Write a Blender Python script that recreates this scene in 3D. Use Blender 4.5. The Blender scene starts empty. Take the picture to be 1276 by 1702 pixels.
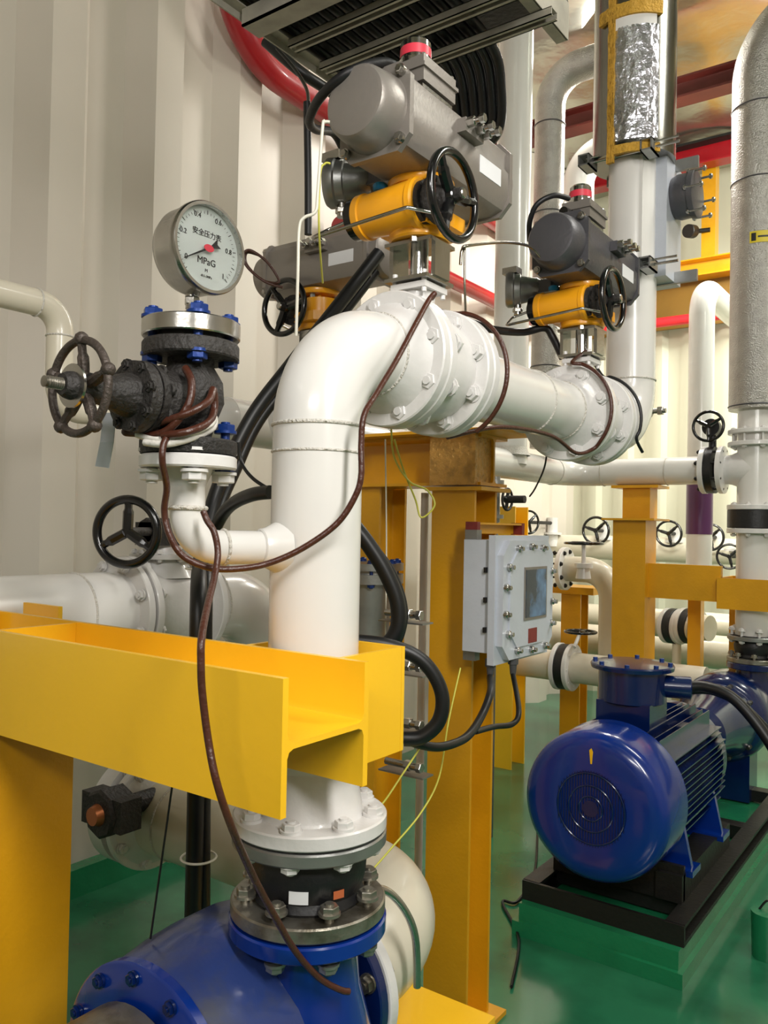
import bpy, bmesh, math, random
from mathutils import Vector, Matrix
random.seed(7)
S = bpy.context.scene
COL = S.collection
R = math.radians
V = Vector
# ------------------------------------------------------------ camera
FPX, CW, CH, CAMH = 1375.0, 1276, 1702, 1.6
cam_d = bpy.data.cameras.new('camera'); cam = bpy.data.objects.new('camera', cam_d); COL.objects.link(cam)
CM = Matrix.Rotation(R(35.8), 3, 'Z') @ Matrix.Rotation(R(91.0), 3, 'X') @ Matrix.Rotation(R(1.1), 3, 'Z')
cam.matrix_world = Matrix.Translation((0, 0, CAMH)) @ CM.to_4x4()
cam_d.sensor_fit = 'VERTICAL'; cam_d.sensor_height = 36.0; cam_d.lens = 36.0 * FPX / CH
cam_d.clip_start = 0.05; cam_d.clip_end = 100
S.camera = cam
def ray(px, py): return CM @ V(((px - 638) / FPX, -(py - 851) / FPX, -1))
C0 = V((0, 0, CAMH))
def P(px, py, D): return C0 + ray(px, py) * D          # measured point at distance D
def PX(px, py, X): d = ray(px, py); return C0 + d * (X / d.x)
def PY(px, py, Y): d = ray(px, py); return C0 + d * (Y / d.y)
def PZ(px, py, Z): d = ray(px, py); return C0 + d * ((Z - CAMH) / d.z)
# ------------------------------------------------------------ light
S.view_settings.view_transform = 'Standard'; S.view_settings.look = 'None'
S.view_settings.gamma = 1; S.view_settings.use_curve_mapping = False
S.view_settings.exposure = 0.04
w = bpy.data.worlds.new('world'); S.world = w; w.use_nodes = True
w.node_tree.nodes['Background'].inputs[0].default_value = (0.9, 0.95, 1, 1)
w.node_tree.nodes['Background'].inputs[1].default_value = 0.3
def area(name, loc, target, sx, sy, e, col=(1, 1, 1)):
    l = bpy.data.lights.new(name, 'AREA'); l.shape = 'RECTANGLE'; l.size = sx; l.size_y = sy; l.energy = e; l.color = col
    o = bpy.data.objects.new(name, l); COL.objects.link(o); o.location = loc
    o.rotation_euler = (V(target) - V(loc)).to_track_quat('-Z', 'Y').to_euler(); return o
area('light_near', (0.9, 0.3, 2.95), (-0.95, 1.2, 1.6), 0.25, 1.3, 62, (1, .97, .92))
area('light_behind', (0.3, -1.5, 3.0), (-1.2, 1.6, 1.4), 1.2, 0.3, 34, (1, .97, .93))
area('light_mid', (0.7, 3.2, 4.4), (-1.0, 3.2, 0.8), 0.4, 1.4, 50, (1, .98, .9))
area('light_wall', (-1.2, 6.6, 4.2), (-1.9, 6.8, 1.0), 1.2, 0.3, 90, (1, .98, .88))
area('light_back', (0.6, 6.0, 4.3), (-1.6, 7.9, 3.7), 1.0, 0.3, 120, (.96, 1, .9))
area('light_left', (-2.0, 5.6, 4.7), (-3.4, 2.2, 1.6), .3, 1.0, 62, (1, .95, .88))  # unseen light added to graze the left wall and bring out its ribs
area('light_low', (-1.9, 5.9, 1.9), (-2.1, 7.6, 1.5), .4, 0.2, 12, (1, .98, .85))
# ------------------------------------------------------------ materials
def lin(h):
    h = h.lstrip('#'); o = []
    for i in (0, 2, 4):
        c = int(h[i:i+2], 16) / 255; o.append(c / 12.92 if c <= .04045 else ((c + .055) / 1.055) ** 2.4)
    return o + [1]
MATS = {}
def mat(name, hexc, rough=.4, metal=0, bump=0, bscale=30, var=.06, vscale=4, coat=0, dark=None, alpha=None, btype='noise', emit=None):
    m = bpy.data.materials.new(name); m.use_nodes = True; nt = m.node_tree; N = nt.nodes; L = nt.links
    b = N['Principled BSDF']; b.inputs['Roughness'].default_value = rough; b.inputs['Metallic'].default_value = metal
    b.inputs['Coat Weight'].default_value = coat; b.inputs['Coat Roughness'].default_value = .08
    tc = N.new('ShaderNodeTexCoord')
    n = N.new('ShaderNodeTexNoise'); n.inputs['Scale'].default_value = vscale; n.inputs['Detail'].default_value = 6
    L.new(tc.outputs['Object'], n.inputs['Vector'])
    c = lin(hexc); d = lin(dark) if dark else [x * (1 - var * 2) for x in c[:3]] + [1]
    mx = N.new('ShaderNodeMix'); mx.data_type = 'RGBA'; mx.inputs[6].default_value = c; mx.inputs[7].default_value = d
    rp = N.new('ShaderNodeMapRange'); rp.inputs[1].default_value = .45 if not dark else .5; rp.inputs[2].default_value = .75 if not dark else .68
    L.new(n.outputs['Fac'], rp.inputs[0]); L.new(rp.outputs[0], mx.inputs[0]); L.new(mx.outputs[2], b.inputs['Base Color'])
    if bump:
        if btype == 'noise':
            t = N.new('ShaderNodeTexNoise'); t.inputs['Detail'].default_value = 4; out = t.outputs['Fac']
        else:
            t = N.new('ShaderNodeTexVoronoi'); out = t.outputs['Distance']
        t.inputs['Scale'].default_value = bscale; L.new(tc.outputs['Object'], t.inputs['Vector'])
        bp = N.new('ShaderNodeBump'); bp.inputs['Strength'].default_value = bump; bp.inputs['Distance'].default_value = .01
        L.new(out, bp.inputs['Height']); L.new(bp.outputs[0], b.inputs['Normal'])
    if alpha is not None: b.inputs['Alpha'].default_value = alpha
    if emit: b.inputs['Emission Color'].default_value = lin(emit[0]); b.inputs['Emission Strength'].default_value = emit[1]
    MATS[name] = m; return m
mat('wall_paint', 'D0C7BB', .42, 0, .05, 8, .03, 1.5)
mat('back_wall_paint', 'CFCDB9', .35, 0, .05, 8, .03, 1.5)
mat('floor_green', '2C7553', .2, 0, .08, 3, .25, 3, .3)
mat('green_paint', '1F7A50', .25, 0, .25, 30, .1, 6, .3)
mat('white_pipe', 'DCDAD6', .24, 0, .03, 22, .03, 5, .25)
mat('white_cast', 'D8D6D4', .34, 0, .12, 45, .05, 8, .2)
mat('cream_pipe', 'D3CCBA', .3, 0, .03, 20, .04, 5, .2)
mat('weld', 'CFCBC2', .4, 0, .8, 160, .05, 20)
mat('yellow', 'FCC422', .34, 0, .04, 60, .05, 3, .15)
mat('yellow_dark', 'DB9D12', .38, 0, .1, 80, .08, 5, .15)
mat('yellow_shaded', '7A5A1C', .5, 0, .1, 20, .1, 4)  # brown puts the shade on the panel below the roof beam into its colour
mat('yellow_gear', 'F2A71B', .3, 0, .05, 60, .04, 6, .3)
mat('yellow_foil', 'DCA758', .3, .35, 1.0, 70, .2, 30)
mat('blue_paint', '052C80', .2, 0, .03, 30, .08, 6, .5)
mat('blue_deep', '051C50', .22, 0, .05, 40, .1, 8, .5)
mat('blue_dirty', '2A3C74', .3, 0, .1, 40, .1, 7, .3, dark='45474D')
mat('blue_bolt', '12367E', .35, .3, .1, 60, .1, 30)
mat('rubber', '131316', .45, 0, .12, 60, .1, 10)
mat('black_gloss', '0C0C0E', .2, 0, .03, 40, .05, 10, .3)
mat('black_cast', '2B2826', .6, .1, .5, 110, .1, 18)
mat('wheel_cast', '4A413B', .5, .35, .35, 120, .15, 20)
mat('cable_black', '101113', .42, 0, 0, 10, .05, 10)
mat('cable_brown', '482519', .35, 0, .2, 120, .1, 30)
mat('tape_white', 'D8D4CC', .4, 0, .3, 80, .05, 20)
mat('steel', 'B9B7B2', .25, 1, .05, 90, .1, 14)
mat('chrome', 'D8D8D8', .12, 1, .02, 60, .05, 10)
mat('galvanized', '9C9D9B', .38, .8, .08, 50, .15, 12)
mat('old_steel', '9A968C', .38, .85, .2, 50, .2, 14, dark='6A6355')
mat('strut', 'ABA699', .45, .3, .08, 50, .15, 12)
mat('cast_alu', '8C8680', .4, .45, .05, 120, .05, 10)
mat('cast_alu_dark', '57565A', .42, .45, .1, 120, .06, 10)
mat('alu_panel', 'C3C8D2', .4, .15, .05, 100, .04, 10)
mat('foil_crinkle', 'DADBE4', .27, 1, .8, 32, .08, 12)
mat('foil_stucco', 'A9A7A2', .3, 1, .7, 130, .1, 14)
mat('jacket', '8E8D86', .2, 1, .12, 7, .1, 6)
mat('ceiling_foil', 'D3D6C8', .24, .9, 1.0, 3.0, .15, 2)
mat('red_paint', 'A3131F', .3, 0, .05, 40, .05, 8, .3)
mat('red_bright', 'DE2A33', .35, 0, 0, 40, .05, 8)
mat('red_beam', '5C2019', .5, 0, .05, 40, .1, 8)
mat('foam', 'C99A35', .75, 0, .9, 120, .12, 40)
mat('dial', 'D2DAD6', .35, 0, 0, 10, .01, 2)
mat('ink', '17181A', .5); mat('ink_red', 'D2374A', .4); mat('dirt_blue', '2D4A78', .5)
mat('cyan_cap', '2488C0', .3); mat('purple', '55265A', .3, coat=.3)
mat('dark_iron', '1C1B1A', .45, .2, .2, 60, .1, 12)
mat('screen', '14223A', .12, 0, 0, 6, .1, 9, .8, dark='5C83B0')
mat('plate_red', '7E2D2A', .5, 0, 0, 10, .1, 60); mat('paper', 'DCDDE0', .5); mat('label_orange', 'B76038', .5)
mat('label_yellow', 'D9C22A', .5); mat('wire_yg', 'C9C650', .4); mat('wire_white', 'D9D6C8', .4)
mat('copper', 'B06A40', .35, .7); mat('green_label', '3E7A68', .4); mat('tube_steel', '9A968B', .25, 1)
g = mat('glass', 'FFFFFF', .02, 0, 0, 10, 0, 2); g.node_tree.nodes['Principled BSDF'].inputs['Transmission Weight'].default_value = 1
g.node_tree.nodes['Principled BSDF'].inputs['IOR'].default_value = 1.2
# ------------------------------------------------------------ object helpers
def T(o, label=None, cat=None, group=None, kind=None):
    if label: o['label'] = label
    if cat: o['category'] = cat
    if group: o['group'] = group
    if kind: o['kind'] = kind
    return o
WL = {}
def thing(name, label, cat, loc=(0, 0, 0), group=None):
    o = bpy.data.objects.new(name, None); COL.objects.link(o); o.location = loc; o.empty_display_size = .05
    WL[o.name] = V(loc); return T(o, label, cat, group)
def finish(me, ang=35):
    pass
def obj(name, bm, m, parent=None, label=None, smooth=True, bevel=0):
    """link a bmesh (given in the frame of the root) as one object"""
    off = V((0, 0, 0))
    if parent is not None: off = WL[parent.name]
    if bevel:
        bmesh.ops.bevel(bm, geom=[e for e in bm.edges if len(e.link_faces) == 2 and e.calc_face_angle(0) > .6], offset=bevel, segments=2, affect='EDGES', clamp_overlap=True)
    bmesh.ops.recalc_face_normals(bm, faces=bm.faces)
    bm.transform(Matrix.Translation(-off))
    for f in bm.faces: f.smooth = smooth
    if smooth:
        for e in bm.edges:
            if len(e.link_faces) == 2 and e.calc_face_angle(0) > R(38): e.smooth = False
    me = bpy.data.meshes.new(name); bm.to_mesh(me); bm.free(); me.materials.append(MATS[m])
    o = bpy.data.objects.new(name, me); COL.objects.link(o)
    if parent is not None:
        o.parent = parent; WL[o.name] = off
        if parent.parent is None and parent.type == 'EMPTY': pass
    else: WL[o.name] = V((0, 0, 0))
    if label: o['label'] = label
    return o
def dup(root, loc, rz=None, label=None, rot=None, scale=None):
    def rec(o, par):
        c = o.copy(); COL.objects.link(c)
        if par is not None: c.parent = par
        for ch in list(o.children): rec(ch, c)
        return c
    r = rec(root, None); r.location = loc
    if rz is not None: r.rotation_euler = (0, 0, rz)
    if rot is not None: r.rotation_euler = rot
    if scale: r.scale = (scale,) * 3
    if label: r['label'] = label
    return r
B = bmesh.new
def box(bm, a, b):
    x0, x1 = sorted((a[0], b[0])); y0, y1 = sorted((a[1], b[1])); z0, z1 = sorted((a[2], b[2]))
    v = [bm.verts.new(c) for c in ((x0,y0,z0),(x1,y0,z0),(x1,y1,z0),(x0,y1,z0),(x0,y0,z1),(x1,y0,z1),(x1,y1,z1),(x0,y1,z1))]
    for f in ((0,3,2,1),(4,5,6,7),(0,1,5,4),(1,2,6,5),(2,3,7,6),(3,0,4,7)): bm.faces.new([v[i] for i in f])
    return bm
def frame(d):
    d = V(d).normalized(); u = V((0, 0, 1)) if abs(d.z) < .9 else V((1, 0, 0))
    a = d.cross(u).normalized(); return d, a, a.cross(d).normalized()
def lathe(bm, o, d, prof, seg=40, ph=0):
    """prof: (along, radius)"""
    o = V(o); d, a, b = frame(d); rings = []
    for t, r in prof:
        if r < 1e-6: rings.append([bm.verts.new(o + d * t)])
        else: rings.append([bm.verts.new(o + d * t + (a * math.cos(ph + 2*math.pi*i/seg) + b * math.sin(ph + 2*math.pi*i/seg)) * r) for i in range(seg)])
    for p, q in zip(rings, rings[1:]):
        for i in range(seg):
            j = (i + 1) % seg
            if len(p) == 1 and len(q) == 1: continue
            if len(p) == 1: bm.faces.new((p[0], q[j], q[i]))
            elif len(q) == 1: bm.faces.new((p[i], p[j], q[0]))
            else: bm.faces.new((p[i], p[j], q[j], q[i]))
    return bm
def cyl(bm, p0, p1, r, r1=None, seg=24, bev=0, ph=0):
    p0, p1 = V(p0), V(p1); L = (p1 - p0).length; r1 = r if r1 is None else r1
    if bev: prof = [(0, 0), (0, r - bev), (bev, r), (L - bev, r1), (L, r1 - bev), (L, 0)]
    else: prof = [(0, 0), (0, r), (L, r1), (L, 0)]
    return lathe(bm, p0, p1 - p0, prof, seg, ph)
def hexa(bm, p0, p1, r, ph=0): return cyl(bm, p0, p1, r, seg=6, bev=r * .08, ph=ph)
def tube(bm, pts, r, seg=12, closed=False, cap=True):
    pts = [V(p) for p in pts]; n = len(pts); rings = []
    rr = r if isinstance(r, (list, tuple)) else [r] * n
    def tan(i):
        if closed: return (pts[(i+1) % n] - pts[i-1]).normalized()
        return (pts[min(i+1, n-1)] - pts[max(i-1, 0)]).normalized()
    t = tan(0); _, a, b = frame(t)
    for i in range(n):
        t2 = tan(i); ax = t.cross(t2)
        if ax.length > 1e-7:
            q = Matrix.Rotation(t.angle(t2), 3, ax.normalized()); a = q @ a
        t = t2; a = (a - t * a.dot(t)).normalized(); b = t.cross(a)
        rings.append([bm.verts.new(pts[i] + (a * math.cos(2*math.pi*k/seg) + b * math.sin(2*math.pi*k/seg)) * rr[i]) for k in range(seg)])
    prs = list(zip(rings, rings[1:]))
    if closed:
        # find best offset
        best = min(range(seg), key=lambda s: (rings[-1][0].co - rings[0][s].co).length)
        prs.append((rings[-1], rings[0][best:] + rings[0][:best]))
    for p, q in prs:
        for k in range(seg):
            j = (k + 1) % seg; bm.faces.new((p[k], p[j], q[j], q[k]))
    if cap and not closed:
        bm.faces.new(rings[0][::-1]); bm.faces.new(rings[-1])
    return bm
def route(pts, Rb, n=9):
    """polyline with rounded corners"""
    pts = [V(p) for p in pts]; out = [pts[0]]
    Rs = Rb if isinstance(Rb, (list, tuple)) else [Rb] * (len(pts) - 2)
    for i in range(1, len(pts) - 1):
        a = (pts[i-1] - pts[i]).normalized(); b = (pts[i+1] - pts[i]).normalized(); ang = a.angle(b)
        d = Rs[i-1] / math.tan(ang / 2); c = pts[i] + (a + b).normalized() * (Rs[i-1] / math.sin(ang / 2))
        p0 = pts[i] + a * d; p1 = pts[i] + b * d; u = p0 - c; v = p1 - c; th = u.angle(v); ax = u.cross(v).normalized()
        for k in range(n + 1): out.append(c + Matrix.Rotation(th * k / n, 3, ax) @ u)
    out.append(pts[-1]); return out
def spline(pts, n=10, closed=False):
    pts = [V(p) for p in pts]; out = []; m = len(pts)
    for i in range(m if closed else m - 1):
        if closed: p = [pts[(i + k) % m] for k in (-1, 0, 1, 2)]
        else: p = [pts[max(i-1, 0)], pts[i], pts[i+1], pts[min(i+2, m-1)]]
        for k in range(n):
            t = k / n
            out.append(.5 * ((2*p[1]) + (p[2]-p[0])*t + (2*p[0]-5*p[1]+4*p[2]-p[3])*t*t + (3*p[1]-p[0]-3*p[2]+p[3])*t**3))
    if not closed: out.append(pts[-1])
    return out
def ringpts(c, d, r, n=48, a0=0, a1=2*math.pi, closed=True):
    d, a, b = frame(d); c = V(c); m = n if closed else n + 1
    return [c + (a*math.cos(a0+(a1-a0)*i/n) + b*math.sin(a0+(a1-a0)*i/n))*r for i in range(m)]
def torus(bm, c, d, r, t, n=48, seg=10): return tube(bm, ringpts(c, d, r, n), t, seg, closed=True)
def cable(name, pts, r, m, label=None, cat='cable', group=None, sm=10, seg=10):
    bm = tube(B(), spline(pts, sm), r, seg); o = obj(name, bm, m); return T(o, label, cat, group)
def prism(bm, poly, o, u, v, wv):
    """polygon (u,v coords) extruded along vector wv"""
    o, u, v, wv = V(o), V(u), V(v), V(wv)
    p = [bm.verts.new(o + u*a + v*b) for a, b in poly]; q = [bm.verts.new(o + u*a + v*b + wv) for a, b in poly]
    n = len(p); bm.faces.new(p[::-1]); bm.faces.new(q)
    for i in range(n): bm.faces.new((p[i], p[(i+1) % n], q[(i+1) % n], q[i]))
    return bm
def hsec(bm, o, ax, fl, web, L, depth, width, tf=.012, tw=.009, fil=.012):
    """H section: axis ax, flanges' normal fl (depth direction), width direction web; centred on o"""
    d, h, tw2 = depth / 2, width / 2, tw / 2
    poly = [(-d,-h),(-d+tf,-h),(-d+tf,-tw2-fil),(-d+tf+fil*.3,-tw2-fil*.3),(-d+tf+fil,-tw2),(d-tf-fil,-tw2),(d-tf-fil*.3,-tw2-fil*.3),(d-tf,-tw2-fil),(d-tf,-h),(d,-h),
            (d,h),(d-tf,h),(d-tf,tw2+fil),(d-tf-fil*.3,tw2+fil*.3),(d-tf-fil,tw2),(-d+tf+fil,tw2),(-d+tf+fil*.3,tw2+fil*.3),(-d+tf,tw2+fil),(-d+tf,h),(-d,h)]
    return prism(bm, poly, o, fl, web, V(ax) * L)
BOLT = {}
def bolts(parent, c, d, rad, n, L, r, m='white_cast', ph=0, shaft=None, head=True, name='bolt', only=None):
    """n bolts around a flange: nut/head on both sides, length L centred on c"""
    d, a, b = frame(d); c = V(c); off = WL[parent.name]
    key = (round(L, 3), round(r, 4), m, tuple(round(x, 2) for x in d))
    if key not in BOLT:
        bm = B(); cyl(bm, -d*(L/2+r*1.1), d*(L/2+r*1.1), r*.5, seg=10)
        hexa(bm, d*(L/2-.0005), d*(L/2+r*.85), r); hexa(bm, -d*(L/2-.0005), -d*(L/2+r*.85), r, ph=.4)
        cyl(bm, d*(L/2-.002), d*(L/2+.003), r*1.18, seg=16); cyl(bm, -d*(L/2-.002), -d*(L/2+.003), r*1.18, seg=16)
        o = obj(name, bm, m); BOLT[key] = o.data; bpy.data.objects.remove(o)
    for i in range(n):
        if only and i not in only: continue
        o = bpy.data.objects.new(name, BOLT[key]); COL.objects.link(o); th = ph + 2*math.pi*i/n
        o.parent = parent; o.location = c + (a*math.cos(th) + b*math.sin(th))*rad - off
def ring_disc(bm, c, d, r, ri, t, bev=.003):
    """flat flange ring from c along d, thickness t"""
    return lathe(bm, c, d, [(0, ri), (0, r-bev), (bev, r), (t-bev, r), (t, r-bev), (t, ri), (0, ri)], 64)
def text(parent, s, c, right, up, size, m='ink', name='lettering', ext=.0003):
    cu = bpy.data.curves.new(name, 'FONT'); cu.body = s; cu.size = size; cu.extrude = ext; cu.align_x = 'CENTER'; cu.align_y = 'CENTER'
    to = bpy.data.objects.new(name, cu); COL.objects.link(to)
    dg = bpy.context.evaluated_depsgraph_get(); me = bpy.data.meshes.new_from_object(to.evaluated_get(dg)); bpy.data.objects.remove(to)
    right, up = V(right).normalized(), V(up).normalized(); M = Matrix((right, up, right.cross(up))).transposed().to_4x4()
    me.transform(Matrix.Translation(V(c) - WL[parent.name]) @ M); me.materials.clear(); me.materials.append(MATS[m])
    o = bpy.data.objects.new(name, me); COL.objects.link(o); o.parent = parent; WL[o.name] = WL[parent.name]; return o
X, Y, Z = V((1,0,0)), V((0,1,0)), V((0,0,1))
RX, RY = -1.007, 1.18        # near riser axis
RZ = 1.95                    # overhead line height
# ============================================================ ROOM
WX, BY, CZ = -3.4, 8.0, 5.1
def struct(name, bm, m, **k): o = obj(name, bm, m, **k); o['kind'] = 'structure'; return o
struct('floor', box(B(), (WX-.2, -2.4, -.1), (2.2, BY+.1, 0)), 'floor_green', smooth=False)
def corr(p0, along, nrm, L, z0, z1, per=.3, dep=.045):
    bm = B(); prof = []; s = 0
    while s < L:
        for a, h in ((0, 0), (.36, 0), (.56, dep), (.86, dep)): prof.append((s + a*per, h))
        s += per
    prof.append((s, 0)); ft = [p0 + along*a + nrm*h for a, h in prof]
    bk = [p0 + along*prof[0][0] - nrm*.06, p0 + along*s - nrm*.06]
    a = [bm.verts.new(V((p.x, p.y, z0))) for p in ft]; b = [bm.verts.new(V((p.x, p.y, z1))) for p in ft]
    for i in range(len(a)-1): bm.faces.new((a[i], a[i+1], b[i+1], b[i]))
    c = [bm.verts.new(V((p.x, p.y, z))) for z in (z0, z1) for p in bk]
    bm.faces.new((c[0], c[2], c[3], c[1])); bm.faces.new((a[0], b[0], c[2], c[0])); bm.faces.new((a[-1], c[1], c[3], b[-1]))
    return bm
struct('wall_left', corr(V((WX, -2.2, 0)), Y, X, 10.2, 0, CZ, .56, .10), 'wall_paint')
struct('wall_back', corr(V((WX, BY, 0)), X, -Y, 5.5, 0, 3.62, .32, .05), 'back_wall_paint')
bm = box(B(), (WX, BY+.25, 3.5), (2.2, BY+.35, CZ)); struct('trim_1', bm, 'back_wall_paint', smooth=False)
struct('wall_right', box(B(), (2.1, -2.2, 0), (2.2, BY+.3, CZ)), 'wall_paint', smooth=False)
struct('wall_front', box(B(), (WX, -2.3, 0), (2.2, -2.2, CZ)), 'wall_paint', smooth=False)
bm = B()
nx, ny = 24, 44
gv = [[bm.verts.new((WX-.1 + (2.3-WX)*i/nx, -2.3 + (BY+2.8)*j/ny, CZ + random.uniform(-.035, .035))) for j in range(ny+1)] for i in range(nx+1)]
for i in range(nx):
    for j in range(ny): bm.faces.new((gv[i][j], gv[i+1][j], gv[i+1][j+1], gv[i][j+1]))
struct('ceiling', bm, 'ceiling_foil')
# ============================================================ NEAR DISCHARGE LINE
def neck_flange(bm, c, d, rp=.084, rf=.1425, t=.026, neck=.05):
    """weld-neck flange whose face is at c, pipe goes back along -d"""
    k = 1.33 if neck < .08 else 1.16; lathe(bm, c, -V(d), [(0, rp*.9), (0, rf-.003), (.003, rf), (t-.003, rf), (t, rf-.003), (t, rp*(k+.05)), (t+.006, rp*k), (t+neck*.8, rp*1.04), (t+neck, rp)], 64)
    return bm
def pipe_thing(name, label, path, r, m='white_pipe', cat='pipe', group=None, seg=48, Rb=.16, raw=False):
    pts = path if raw else (route(path, Rb, 16) if len(path) > 2 else [V(p) for p in path])
    root = thing(name, label, cat, pts[0], group); body = obj('pipe_body', tube(B(), pts, r, seg), m, root); return root, body
def seam(parent, c, d, r, t=.0035): return obj('weld_seam', torus(B(), c, d, r+.0005, t, 64, 8), 'weld', parent)
dis, body = pipe_thing('process_pipe', 'big white pipe rising through the clamp and bending at top into the first bolted flange', [(RX, RY, 1.05), (RX, RY, RZ), (RX, RY+.25, RZ)], .084, Rb=.165)
for z in (1.785, 1.735): seam(dis, (RX, RY, z), Z, .084, .0025 if z != 1.785 else .0035)
seam(dis, (RX, RY+.17, RZ), Y, .084)
f1 = obj('flange', neck_flange(B(), (RX, RY+.24, RZ), Y), 'white_cast', dis)
bolts(dis, (RX, RY+.253, RZ), Y, .118, 8, .056, .0175, 'white_cast', ph=.3)
f2 = obj('flange', neck_flange(B(), (RX, RY, 1.046), -Z, neck=.085), 'white_cast', dis)
# side outlet to the gauge branch
GX, GY = -1.095, .946          # gauge assembly axis
dirb = (V((RX, RY, 0)) - V((GX, GY, 0))).normalized()
bz = 1.558
br, bb = pipe_thing('branch_pipe', 'small white elbow pipe joining the big riser below the black gate valve', [(GX, GY, 1.69), (GX, GY, bz), V((RX, RY, bz)) - dirb*.07], .030, Rb=.06, seg=32)
obj('flange', neck_flange(B(), (GX, GY, 1.713), Z, .03, .0815, .022, .03), 'white_cast', br)
seam(br, (GX, GY, 1.625), Z, .031, .004); seam(br, V((GX, GY, bz)) + dirb*.067, dirb, .03, .003)
obj('saddle', lathe(B(), V((RX, RY, bz)) - dirb*.115, dirb, [(0, .0305), (.002, .034), (.012, .036), (.03, .045), (.045, .052)], 40), 'white_pipe', br)
# ------------------------------------------------------------ gate valve
gv_ = thing('gate_valve', 'black cast gate valve with long stemmed handwheel under the round gauge', 'valve', (GX, GY, 1.715))
bm = B(); lathe(bm, (GX, GY, 1.715), Z, [(0, .02), (0, .0795), (.004, .0815), (.022, .0815), (.025, .079), (.025, .045), (.033, .038), (.06, .046), (.09, .058), (.125, .055), (.15, .04), (.163, .04), (.163, .079), (.166, .0815), (.186, .0815), (.19, .079), (.19, .02)], 48)
vb = obj('valve_body', bm, 'black_cast', gv_)
hz = 1.80
bm = B(); lathe(bm, (GX, GY-.01, hz), -Y, [(0, .05), (.03, .052), (.06, .05), (.075, .045), (.075, .056), (.09, .058), (.09, .054), (.094, .054), (.094, .058), (.112, .056), (.115, .036), (.14, .03), (.15, .026), (.17, .022), (.18, .024), (.19, .024), (.205, .016), (.205, 0)], 36)
obj('bonnet', bm, 'black_cast', gv_)
bolts(gv_, (GX, GY-.102, hz), Y, .05, 8, .036, .009, 'black_cast', ph=.2)
hw = V((GX, GY-.213, hz+.0))
wh = None
def wheel(parent, c, d, r, t, spokes, m, hubr, ph=0, dish=0, lobes=0, flat=False, st=None):
    dd, a, b = frame(d); c = V(c); bm = B(); torus(bm, c, dd, r, t, 56, 10)
    if lobes:
        for i in range(lobes):
            th = ph + 2*math.pi*(i)/lobes; q = c + (a*math.cos(th)+b*math.sin(th))*(r+t*.35); bmesh.ops.create_icosphere(bm, subdivisions=2, radius=t*1.7, matrix=Matrix.Translation(q))
    for i in range(spokes):
        th = ph + 2*math.pi*i/spokes; u = a*math.cos(th)+b*math.sin(th); n = u.cross(dd)
        s = st or t
        pts = [c - dd*dish + u*hubr*.6, c - dd*dish*.9 + u*(hubr + (r-hubr)*.35), c - dd*dish*.2 + u*r*.86, c + u*r]
        tube(bm, spline(pts, 5), [s*1.35]*8 + [s]*8, 8)
    wo = obj('handwheel', bm, m, parent)
    obj('hub', cyl(B(), c - dd*(dish+hubr*.7), c - dd*(dish-hubr*.7), hubr, seg=24, bev=hubr*.15), m, wo); return wo
wh = wheel(gv_, hw, -Y, .070, .0065, 5, 'wheel_cast', .015, ph=.35, dish=.006, lobes=5)
obj('name_disc', cyl(B(), hw - Y*.010, hw - Y*.014, .033, seg=40), 'steel', wh, 'silver name disc on the hub of the handwheel')
obj('hub_nut', lathe(B(), hw - Y*.012, -Y, [(0, .022), (.01, .02), (.018, .016), (.018, 0)], 24), 'black_cast', wh)
pr_ = [(0, .0085)]; 
for i in range(12): pr_ += [(.004+i*.0036, .0095), (.0058+i*.0036, .0072)]
pr_ += [(.05, .0085), (.052, 0)]
obj('stem', lathe(B(), hw - Y*.008, -Y, pr_, 16), 'old_steel', gv_, 'threaded bare steel stem')
bolts(gv_, (GX, GY, 1.726), Z, .062, 4, .062, .0165, 'blue_bolt', ph=.55, name='flange_bolt', only=(0,))
bolts(br, (GX, GY, 1.703), Z, .060, 4, .034, .0195, 'white_cast', ph=.55 - 0*R(35), name='bolt')
# blind flange and gauge
bf = thing('blind_flange', 'shiny silver blind flange with blue bolts carrying the round gauge', 'flange', (GX, GY, 1.912))
obj('disc', cyl(B(), (GX, GY, 1.913), (GX, GY, 1.941), .0825, seg=64, bev=.002), 'steel', bf)
obj('raised_face', cyl(B(), (GX, GY, 1.905), (GX, GY, 1.914), .055, seg=48), 'rubber', bf)
bolts(bf, (GX, GY, 1.913), Z, .064, 4, .062, .0165, 'blue_bolt', ph=.55, name='bolt')
obj('connector', lathe(B(), (GX, GY, 1.94), Z, [(0, .022), (.004, .022), (.004, .013), (.02, .013), (.02, .010), (.035, .010), (.035, 0)], 24), 'steel', bf)
gz = 2.062
ga = thing('pressure_gauge', 'large round silver pressure gauge with white dial reading in MPa', 'gauge', (GX, GY, 1.975))
gd = (X + Y*-.03).normalized()
gc = V((GX, GY, gz)) + gd*.030
bm = lathe(B(), gc - gd*.058, gd, [(0, 0), (0, .058), (.006, .068), (.02, .0735), (.055, .0745), (.062, .0775), (.071, .0775), (.074, .0755), (.074, .0705), (.066, .070), (.062, .0695)], 72)
case = obj('case', bm, 'cast_alu', ga); case.data.materials[0] = MATS['steel']
face = gc + gd*.004
obj('dial_face', cyl(B(), face - gd*.002, face, .0715, seg=64), 'dial', ga)
obj('glass', cyl(B(), face + gd*.008, face + gd*.0095, .0703, seg=64), 'glass', ga)
gr = Z.cross(gd).normalized(); gu = gd.cross(gr)
gr = gu.cross(gd)
ff = face + gd*.0006
def gt(s, a, b, size, m='ink'): text(ga, s, ff + gr*a + gu*b, gr, gu, size, m, name='dial_lettering')
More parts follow.
